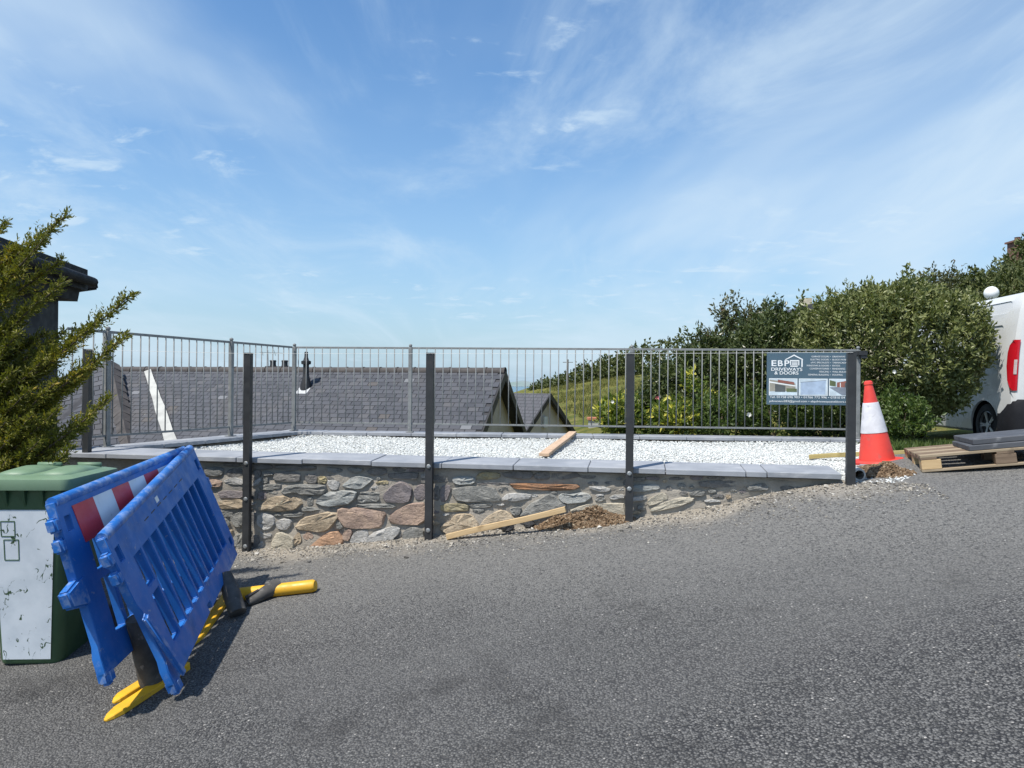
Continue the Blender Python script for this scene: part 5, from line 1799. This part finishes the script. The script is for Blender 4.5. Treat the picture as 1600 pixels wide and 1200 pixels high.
MB().loft([rrect(.34, .37, 0.0, .05, .0), rrect(.352, .385, .02, .06, -.01), rrect(.46, .52, .99, .05, -.055), rrect(.475, .535, .995, .05, -.062), rrect(.475, .535, 1.03, .05, -.062)]).build('body', m_bin, binr, smooth=True, angle=R(35))
for k in range(5):
    MB().hexa([(-.2 + .1 * k - .006, -.065, .93), (-.2 + .1 * k + .006, -.065, .93), (-.2 + .1 * k + .006, -.05, .90), (-.2 + .1 * k - .006, -.05, .90)],
              [(-.2 + .1 * k - .012, -.088, 1.0), (-.2 + .1 * k + .012, -.088, 1.0), (-.2 + .1 * k + .012, -.05, 1.0), (-.2 + .1 * k - .012, -.05, 1.0)]).build('rim_rib', m_bin, binr)
# painted front sheet follows the tapered front
fpt = lambda x, z: Vector((x * (1 + .33 * z), -.012 - .0464 * z / 0.99 - .003, z))
rows_ = []
for k in range(9):
    z = .03 + (.885 - .03) * k / 8
    rows_.append([fpt(x, z) for x in np.linspace(-.135, .125, 9)])
fs = MB()
fs.loft(rows_, caps=False, closed=False)
fs.build('painted_front', m_flake, binr, smooth=True)
for x0, x1, z0, z1 in ((-.105, -.045, .735, .82), (-.095, -.03, .60, .715)):
    for (ax, az), (bx, bz) in (((x0, z0), (x1, z0)), ((x1, z0), (x1, z1)), ((x1, z1), (x0, z1)), ((x0, z1), (x0, z0))):
        MB().bar(fpt(ax, az) + Vector((0, -.001, 0)), fpt(bx, bz) + Vector((0, -.001, 0)), .002, .005, (0, 0, 1) if az == bz else (1, 0, 0)).build('scratched_outline', m_bin, binr)
# lid: rim, dome and two hand recess humps
lid = MB().loft([rrect(.53, .60, 1.0, .05, -.10), rrect(.535, .61, 1.035, .055, -.105), rrect(.52, .60, 1.06, .05, -.10), rrect(.44, .50, 1.075, .08, -.05)])
lid_o = lid.build('lid', m_lid, binr, smooth=True, angle=R(35))
for sx in (-1, 1):
    hump = []
    for f_, zz in ((0, 0), (.25, .030), (.55, .042), (.8, .028), (1, .004)):
        y_ = -.06 + .50 * f_
        hump.append([Vector((sx * .115 + .10 * math.cos(a_), y_, 1.066 + zz * max(0, math.sin(a_)) ** .8)) for a_ in np.linspace(math.pi, 0, 9)])
    MB().loft(hump, caps=True, closed=False).build('lid_hump', m_lid, lid_o, smooth=True)
    MB().tube([(sx * .12 - .07, .40, 1.09), (sx * .12 + .07, .40, 1.09)], .016, 8).build('lid_handle', m_lid, lid_o, smooth=True)
MB().tube([(-.2, .515, 1.04), (.2, .515, 1.04)], .018, 8).build('hinge_bar', m_bin, binr, smooth=True)
for sx in (-1, 1):
    MB().tube([(sx * .19, .44, .10), (sx * .245, .44, .10)], .10, 18).build('wheel', m_rubber, binr, smooth=True, angle=R(40))

# ------------------------------------------------------------------ traffic cone
cp = P(1371, 721, 6.74)
m_cone = pm('cone_orange', (0.72, 0.060, 0.040), (0.62, 0.05, 0.038), 6, 0.55, 0.05, 50, .003, c3=(0.50, 0.09, 0.07), s3=14)
m_sleeve = pm('cone_sleeve', (0.66, 0.655, 0.68), (0.55, 0.545, 0.57), 10, 0.55, 0.1, 60, .002, c3=(.42, .42, .44), s3=22)
cone = thing('traffic_cone', 'orange traffic cone with white sleeve at the end of the wall', 'cone', Matrix.Translation(Vector((cp.x, cp.y, -0.686))) @ Matrix.Rotation(R(-7), 4, 'Y') @ Matrix.Rotation(R(20), 4, 'Z'))
cr_ = lambda z: 0.152 - (z - .04) * (0.152 - .028) / .72
MB().loft([rrect(.36, .36, 0, .06, -.18), rrect(.365, .365, .02, .06, -.1825), rrect(.34, .34, .035, .06, -.17)]).build('base', m_cone, cone, smooth=True, angle=R(35))
MB().lathe([(cr_(z), z) for z in (.03, .12, .25, .292)], 28).build('lower_cone', m_cone, cone, smooth=True, angle=R(40))
MB().lathe([(cr_(.285) + .004, .285)] + [(cr_(z) + .005, z) for z in (.30, .40, .55)] + [(cr_(.562) + .003, .562)], 28).build('reflective_sleeve', m_sleeve, cone, smooth=True, angle=R(40))
MB().lathe([(cr_(.558), .558), (cr_(.66), .66), (cr_(.725), .725), (cr_(.73) + .006, .73), (cr_(.75) + .006, .752), (.022, .762)], 28).build('upper_cone', m_cone, cone, smooth=True, angle=R(40))

# ------------------------------------------------------------------ timber
def wood(name, c1, c2):
    t = NT(name)
    v = t.coord('Object', scale=(1.2, 14, 14))
    c = t.mix(t.rng(t.noise(v, 3, 6, .6, .5), .35, .68), c1, c2)
    c = t.mix(t.rng(t.noise(t.coord('Object'), 5, 5, .6), .60, .75), c, tuple(x * .7 for x in c2))
    return t.done(c, .8, t.bump(t.noise(v, 8, 5, .6), .25, .004), spec=.25)


m_wood = wood('fresh_pine', (0.56, 0.41, 0.23), (0.46, 0.32, 0.17))
m_wood_p = wood('pinkish_plank', (0.54, 0.39, 0.27), (0.46, 0.32, 0.215))
m_wood_g = wood('treated_batten', (0.42, 0.34, 0.15), (0.34, 0.27, 0.11))
m_wood_d = wood('pallet_wood', (0.20, 0.145, 0.10), (0.14, 0.10, 0.07))
m_wood_l = wood('pallet_wood_pale', (0.33, 0.265, 0.185), (0.25, 0.195, 0.13))


def plank(name, label, a, b, w, h, mat, cat='plank'):
    a, b = Vector(a), Vector(b)
    ex = (b - a).normalized()
    ey = Vector((0, 0, 1)).cross(ex).normalized()
    ez = ex.cross(ey)
    M = Matrix((ex, ey, ez)).transposed().to_4x4()
    M.translation = a
    L_ = (b - a).length
    m_ = MB()
    rings = []
    for k in range(7):
        x = L_ * k / 6
        z = 0.004 * math.sin(k * 1.1)
        rings.append([Vector((x, -w / 2, z)), Vector((x, w / 2, z)), Vector((x, w / 2, z + h)), Vector((x, -w / 2, z + h))])
    me = m_.loft(rings).mesh(name, None, .0025, 1)
    o = link(name, me, mat)
    o.matrix_world = M
    return set_props(o, label, cat)


plank('plank', 'pinkish bare plank sloping across the white gravel to the back coping', P(850, 713, 7.5), P(895, 677.5, 10.02), .105, .032, m_wood_p)
plank('batten', 'pale pine batten leaning along the foot of the stone wall', ground_hit(699, 843, .004), P(885, 800, 5.86), .035, .045, m_wood, 'batten')
plank('batten', 'yellowish timber batten lying behind the traffic cone and reaching the pallet', P(1265, 717, 7.62), P(1482, 707, 6.92), .05, .045, m_wood_g, 'batten')

# pallet with dark slabs
pc0 = ground_hit(1441, 739)
pe = Vector((0.94, -0.34, 0.135)).normalized()
pyv = Vector((0.34, 0.94, 0.0))
pzv = pe.cross(pyv).normalized()
pyv = pzv.cross(pe).normalized()
PM = Matrix((pe, pyv, pzv)).transposed().to_4x4()
PM.translation = pc0 + Vector((0, 0, .004))
pal = thing('pallet', 'wooden pallet at the right edge carrying dark stone slabs', 'pallet', PM)
for y in (0, .35, .7):
    MB().box((.6, y + .05, .009), (1.2, .10, .018)).build('bottom_board', m_wood_d if y else m_wood_l, pal, bevel=.002, seg=1)
    for x in (.075, .6, 1.125):
        MB().box((x, y + .05, .0585), (.145 if x != .6 else .145, .099, .078)).build('block', m_wood_d if x > .1 else m_wood, pal, bevel=.003, seg=1)
for x in (.06, .6, 1.14):
    MB().box((x, .4, .1075), (.12, .8, .018)).build('cross_board', m_wood_d, pal, bevel=.002, seg=1)
for k in range(6):
    y = .05 + k * .14
    MB().box((.6, y, .1275), (1.2, .10, .02)).build('top_board', (m_wood_l, m_wood_d)[k % 2], pal, bevel=.002, seg=1)
m_slabd = pm('dark_slab', (0.055, 0.060, 0.070), (0.075, 0.08, 0.09), 5, 0.7, 0.2, 60, .004, c3=(0.14, .145, .155), s3=9)
for i, (x, y, z, lab) in enumerate(((.36, .012, .139, 'dark grey stone slab lying directly on the pallet boards'), (.40, .05, .183, 'dark grey stone slab on top of another slab on the pallet'))):
    o = link('stone_slab', MB().box((.6, .3, .021), (1.2, .6, .042)).mesh('stone_slab', None, .004, 1), m_slabd)
    o.matrix_world = PM @ Matrix.Translation((x, y, z)) @ Matrix.Rotation(R(1.5 * i), 4, 'Z')
    set_props(o, lab, 'slab')

# ------------------------------------------------------------------ soil, rubble, pipe
m_soil = rnd_mat('soil_clods', [(0, (0.10, 0.065, 0.04)), (.45, (0.17, 0.115, 0.07)), (.85, (0.24, 0.17, 0.11)), (1, (0.34, 0.28, 0.20))], .95, .1)
m_tar = rnd_mat('tar_lumps', [(0, (0.02, 0.02, 0.02)), (1, (0.05, 0.05, 0.05))], .85, .3)
m_grit = rnd_mat('grit', [(0, (0.07, 0.07, 0.07)), (.4, (0.22, 0.20, 0.17)), (.8, (0.36, 0.33, 0.28)), (1, (0.5, 0.48, 0.44))], .9, .2)


def heap(label, cx, cy, rx, ry, h, n, rot=0.0, sz=(.006, .022)):
    r_ = np.sqrt(rng.random(n))
    an = rng.uniform(0, 2 * np.pi, n)
    lx, ly = r_ * np.cos(an), r_ * np.sin(an)
    prof_ = np.clip(1 - r_ ** 1.6, 0, 1) * (1 + .3 * np.sin(lx * 7) * np.cos(ly * 5))
    X = cx + lx * rx * math.cos(rot) - ly * ry * math.sin(rot)
    Y = cy + lx * rx * math.sin(rot) + ly * ry * math.cos(rot)
    Z = zroad(X, Y) + h * prof_ * (0.72 + .28 * rng.random(n))
    root = thing('soil_heap', label, 'soil heap', (cx, cy, zr(cx, cy)))
    b = np.array([cx, cy, zr(cx, cy)])
    o = chips('clods', np.stack([X, Y, Z], -1) - b, rng.uniform(sz[0], sz[1], n) * (1 + 0.8 * (rng.random(n) > .96)), m_soil, .8)
    o.parent = root
    rings = []
    for rr_ in (1.0, .75, .5, .25, .02):
        ring = []
        for k in range(24):
            a_ = 2 * math.pi * k / 24
            x_ = cx + math.cos(a_) * rr_ * rx * math.cos(rot) - math.sin(a_) * rr_ * ry * math.sin(rot)
            y_ = cy + math.cos(a_) * rr_ * rx * math.sin(rot) + math.sin(a_) * rr_ * ry * math.cos(rot)
            ring.append(Vector((x_, y_, zr(x_, y_) - .01 + h * .8 * max(0, 1 - rr_ ** 1.6))))
        rings.append(ring)
    MB().loft(rings, caps=False).build('mound', pm('soil', (0.16, 0.11, 0.07), (0.10, 0.07, 0.045), 20, .95, .8, 60, .02), root, world=True, smooth=True)
    o['kind'] = 'stuff'


h1 = ground_hit(915, 823)
heap('brown soil heap at the wall foot by the third black post', h1.x, h1.y + .08, .42, .13, .12, 4200, -.16, (.004, .015))
h2 = ground_hit(1392, 746)
heap('brown soil heap in front of the cone and pallet', h2.x, h2.y + .15, .28, .16, .09, 3600, .1, (.004, .014))
for (px, py, r_, lab) in ((793, 830, .05, 'black lump of tarmac lying below the pine batten'), (826, 824, .045, 'grey black tarmac piece between the batten and the soil heap')):
    g0 = ground_hit(px, py)
    o = MB()
    rings = []
    for j, (rr_, zz) in enumerate(((.5, -.1), (.95, .25), (1, .7), (.75, 1.2), (.25, 1.5))):
        rings.append([Vector((g0.x + r_ * rr_ * math.cos(k * .7) * random.uniform(.7, 1.3), g0.y + r_ * rr_ * math.sin(k * .7) * random.uniform(.7, 1.2), g0.z + r_ * zz * random.uniform(.85, 1.1))) for k in range(9)])
    set_props(o.loft(rings).build('tarmac_lump', pm('tarmac_black', (.022, .022, .023), (.04, .04, .042), 30, .8, .6, 80, .01)), lab, 'tarmac lump')
g0 = ground_hit(1343, 742, .045)
pp = MB()
rings = []
for (rr_, yy) in ((.036, .0), (.05, .0), (.05, .35), (.036, .35), (.036, .02)):
    rings.append([Vector((g0.x + rr_ * math.cos(k * math.pi / 8) + yy * .25, g0.y + yy, g0.z + rr_ * math.sin(k * math.pi / 8))) for k in range(16)])
set_props(pp.loft(rings, caps=False).build('drain_pipe', pm('grey_pipe', (.42, .42, .41), (.32, .32, .31), 9, .7, .1), smooth=True, angle=R(40)), 'short grey drain pipe end beside the last black post', 'pipe')
# loose grit: dense along the wall, sparse white specks over the road
n_ = 5200
s_ = rng.uniform(-.2, 5.6, n_)
t_ = -np.abs(rng.normal(0, .22, n_)) + .05
gx_ = FW0.x + FD.x * s_ + FN.x * t_
gy_ = FW0.y + FD.y * s_ + FN.y * t_
n2 = 380
gx_ = np.concatenate([gx_, rng.uniform(-3.5, 5.5, n2)])
gy_ = np.concatenate([gy_, rng.uniform(2.2, 6.2, n2)])
sz_ = np.concatenate([rng.uniform(.003, .011, n_) * (1 + 1.2 * (rng.random(n_) > .97)), rng.uniform(.002, .0055, n2)])
ok = (gx_ - FW0.x) * FN.x + (gy_ - FW0.y) * FN.y < .06
gx_, gy_, sz_ = gx_[ok], gy_[ok], sz_[ok]
set_props(chips('loose_grit', np.stack([gx_, gy_, zroad(gx_, gy_) + .3 * sz_], -1), sz_, m_grit), 'loose grit and mortar crumbs scattered along the wall foot and road', 'grit', kind='stuff')

# ------------------------------------------------------------------ white van
VF = Vector((0.10, 0.995, 0)).normalized()
VL = Vector((-VF.y, VF.x, 0))
wheel_c = P(1535, 664, 10.6)
vz = wheel_c.z - .315
VM = Matrix((VF, VL, Vector((0, 0, 1)))).transposed().to_4x4()
VM.translation = Vector((wheel_c.x, wheel_c.y, vz)) - VL * 0.02
van = thing('parked_van', 'white panel van parked beside the big clipped bush', 'van', VM)
m_van = pm('van_white_paint', (0.60, 0.61, 0.61), (0.55, 0.56, 0.56), 2, 0.28, 0.02, 20, .002)
m_vblack = pm('van_black_plastic', (0.012, 0.013, 0.017), (0.016, 0.017, 0.021), 6, 0.75, 0.1, 90, .002, spec=0.2)
m_vglass = pm('van_glass', (0.02, 0.025, 0.03), None, 2, 0.08, 0)
m_tail = NT('tail_light_red')
m_tail = m_tail.done((0.42, 0.008, 0.016), 0.12, m_tail.bump(m_tail.noise(m_tail.coord('Object', scale=(1, 1, 3)), 30, 2), .2, .004))
m_lens = pm('clear_lens', (0.50, 0.44, 0.43), None, 40, 0.15, 0.1)
m_tyre = pm('tyre', (0.018, 0.018, 0.019), (0.028, 0.028, 0.028), 8, 0.85, 0.2)
m_rim = pm('wheel_trim', (0.33, 0.34, 0.35), (0.26, 0.27, 0.28), 8, 0.4, 0, metal=.6)
half = [(-.10, .20), (-.03, .24), (0, .40), (.005, .60), (.0, .85), (-.012, 1.08), (-.03, 1.35), (-.065, 1.60), (-.105, 1.82), (-.145, 1.96), (-.23, 2.05), (-.42, 2.095), (-.9, 2.115)]


def van_ring(x, inset, kz, zmin=0.0):
    pts = []
    for y, z in half:
        zz = z if z < .9 else .9 + (z - .9) * kz * 1.10
        pts.append(Vector((x, y - inset, zz + zmin * (1 if z < .5 else 0))))
    right = [Vector((x, -1.80 - (p.y), p.z)) for p in reversed(pts[:-1])]
    return pts + right


secs = [(-.735, .17, .965), (-.725, .10, .985), (-.70, .05, .995), (-.65, .015, 1), (-.5, 0, 1), (.4, 0, 1), (1.5, 0, 1), (2.1, 0, .995), (2.45, .01, .95), (2.9, .03, .60), (3.1, .04, .42), (3.45, .08, .25), (3.62, .18, .08), (3.68, .30, -.1)]
body = MB().loft([van_ring(*s) for s in secs])
tmp = body.build('tmp_body', m_van)
cuts = MB()
for x in (0.0, 2.755):
    cuts.tube([(x, .3, .30), (x, -.32, .30)], .375, 32)
for x in (0.0, 2.755):
    cuts.tube([(x, -1.48, .30), (x, -2.2, .30)], .375, 32)


def side_recess(x0, x1, z0, z1, y_of, dp):
    r_ = .07
    pts = []
    for cx, cz, a0 in ((x1 - r_, z0 + r_, -90), (x1 - r_, z1 - r_, 0), (x0 + r_, z1 - r_, 90), (x0 + r_, z0 + r_, 180)):
        for k in range(5):
            a_ = R(a0 + 90 * k / 4)
            pts.append((cx + r_ * math.cos(a_), cz + r_ * math.sin(a_)))
    rings = [[Vector((x, y_of(z) - dp, z)) for x, z in pts], [Vector((x, y_of(z) + .1, z)) for x, z in pts]]
    cuts.loft(rings)


ysurf = lambda z: float(np.interp(z if z < .9 else .9 + (z - .9) / 1.1, [q[1] for q in half], [q[0] for q in half]))
side_recess(-.36, 1.3, 1.06, 1.74, ysurf, .016)
side_recess(-.45, 2.0, 1.90, 2.07, ysurf, .014)
cut_o = cuts.build('tmp_cut', m_van)
md = tmp.modifiers.new('b', 'BOOLEAN')
md.operation = 'DIFFERENCE'
md.solver = 'EXACT'
md.object = cut_o
dg = bpy.context.evaluated_depsgraph_get()
me = bpy.data.meshes.new_from_object(tmp.evaluated_get(dg))
bpy.data.objects.remove(tmp)
bpy.data.objects.remove(cut_o)
link('body', me, m_van, van, True, R(28))
me.name = 'van_body'
wheel_m = MB().lathe([(.20, -.10), (.28, -.10), (.312, -.075), (.316, 0), (.312, .075), (.28, .10), (.205, .10), (.20, .06)], 32)
for x, y, s in ((0, -.13, 1), (2.755, -.13, 1), (0, -1.67, -1), (2.755, -1.67, -1)):
    Mw = Matrix.Translation((x, y, .316)) @ Matrix.Rotation(R(-90 * s), 4, 'X')
    w_ = link('tyre', wheel_m.mesh('tyre', Mw), m_tyre, van, True, R(40))
    w_.name = 'wheel'
    rm = MB().lathe([(.205, .055), (.205, .085), (.19, .09), (.185, .05)], 28, M=Mw)
    rm.lathe([(.005, .085), (.045, .085), (.055, .06), (.055, .03)], 16, M=Mw)
    for k in range(5):
        for dk in (-.10, .10):
            a_ = 2 * math.pi * k / 5 + dk
            p0, p1 = Vector((.04 * math.cos(a_), .04 * math.sin(a_), .068)), Vector((.192 * math.cos(a_ * 1.0), .192 * math.sin(a_), .078))
            rm.bar(Mw @ p0, Mw @ p1, .022, .016, Mw.to_3x3() @ Vector((0, 0, 1)))
    link('rim', rm.mesh('rim'), m_rim, w_, True, R(35))
    link('hub_back', MB().lathe([(.2, .02), (.2, .03), (.01, .03)], 20, M=Mw).mesh('hub_back'), m_vblack, w_)
# arch liners
for x in (0.0, 2.755):
    MB().tube([(x, -.03, .30), (x, -.31, .30)], .372, 28, caps=False).build('arch_liner', m_vblack, van, smooth=True)
# bumper wrapping the rear corner
corner = [(-.335, -.018), (-.45, -.012), (-.58, -.008), (-.66, -.028), (-.71, -.07), (-.745, -.14), (-.757, -.30), (-.76, -.90), (-.757, -1.5), (-.745, -1.66), (-.71, -1.73), (-.66, -1.772), (-.45, -1.79)]
rings = []
for z, off, drop in ((.21, .0, 0), (.30, .016, 0), (.50, .020, .0), (.66, .016, 1), (.70, .004, 1)):
    rings.append([Vector((x - off * (1 if x < -.6 else .0), y + off * (1 if y > -.9 else -1) * (1 if x > -.72 else .3), z - (drop * max(0, (x + .70)) * .55 if x > -.7 else 0))) for x, y in corner])
rings += [[p * 1.0 - Vector((-.05, .03 if p.y > -.9 else -.03, 0)) for p in rings[-1]]]
MB().loft(rings, caps=False, closed=False).build('rear_bumper', m_vblack, van, smooth=True, angle=R(35))
# tail lights at the rear corners
for sgn in (1, -1):
    pth = [(-.54, 0), (-.585, 0), (-.625, -.006), (-.66, -.018), (-.69, -.036), (-.712, -.060)]
    rings = []
    for z, cut in ((.82, .75), (.86, .45), (.96, .15), (1.15, .0), (1.34, .02), (1.44, .15), (1.49, .4), (1.51, .7)):
        row = []
        for k, (x, y) in enumerate(pth):
            x2 = x if k > 1 else x - cut * .12 * (2 - k)
            yy = y + ysurf(z) + .010
            row.append(Vector((x2 - .010, yy if sgn > 0 else -1.80 - yy, z)))
        rings.append(row)
    tl_ = MB().loft(rings, caps=False, closed=False).build('tail_light', m_tail, van, smooth=True)
    rr2 = []
    for z in (1.04, 1.10, 1.18, 1.24):
        rr2.append([Vector((x - .016, (y + ysurf(z) + .015) if sgn > 0 else -1.80 - (y + ysurf(z) + .015), z)) for x, y in ((-.672, -.025), (-.69, -.036), (-.703, -.050))])
    MB().loft(rr2, caps=False, closed=False).build('clear_lens', m_lens, tl_, smooth=True)
# side rubbing strip, rear door seam, windows
MB().box((1.40, .008, .62), (1.85, .03, .10)).build('rubbing_strip', m_vblack, van, bevel=.01)
MB().box((-.741, -.195, 1.25), (.012, .012, 1.40)).build('door_seam', m_vblack, van)
MB().box((-.742, -.90, 1.2), (.012, .012, 1.6)).build('door_seam', m_vblack, van)
MB().poly([(2.02, .0, 1.12), (2.75, -.02, 1.12), (2.42, -.07, 1.62), (2.05, -.065, 1.68)], (0, .012, 0)).build('cab_window', m_vglass, van)
MB().hexa([(2.86, -.2, 1.22), (2.86, -1.6, 1.22), (2.87, -1.6, 1.235), (2.87, -.2, 1.235)], [(2.50, -.27, 1.88), (2.50, -1.53, 1.88), (2.52, -1.53, 1.89), (2.52, -.27, 1.89)]).build('windscreen', m_vglass, van)
MB().box((.35, .004, .98), (.02, .02, .02)).build('marker', m_vblack, van)

# globe lamp behind the van
gl = P(1549, 458, 13.6)
gz_ = float(ground_z(np.array(gl.x), np.array(gl.y)))
glo = thing('globe_lamp', 'white globe garden lamp showing above the van roof', 'lamp', (gl.x, gl.y, gz_))
m_globe = pm('opal_globe', (0.80, 0.80, 0.78), (0.76, 0.76, 0.75), 3, 0.3, 0)
gh = gl.z - gz_
MB().tube([(0, 0, -.1), (0, 0, gh - .13)], .035, 10).build('post', m_black, glo, smooth=True)
MB().lathe([(.05, gh - .15), (.065, gh - .12), (.06, gh - .10)], 14).build('collar', m_black, glo, smooth=True)
MB().lathe([(.125 * math.sin(a_) + .0005, gh - .125 * math.cos(a_)) for a_ in np.linspace(.15, math.pi, 14)], 22).build('globe', m_globe, glo, smooth=True)
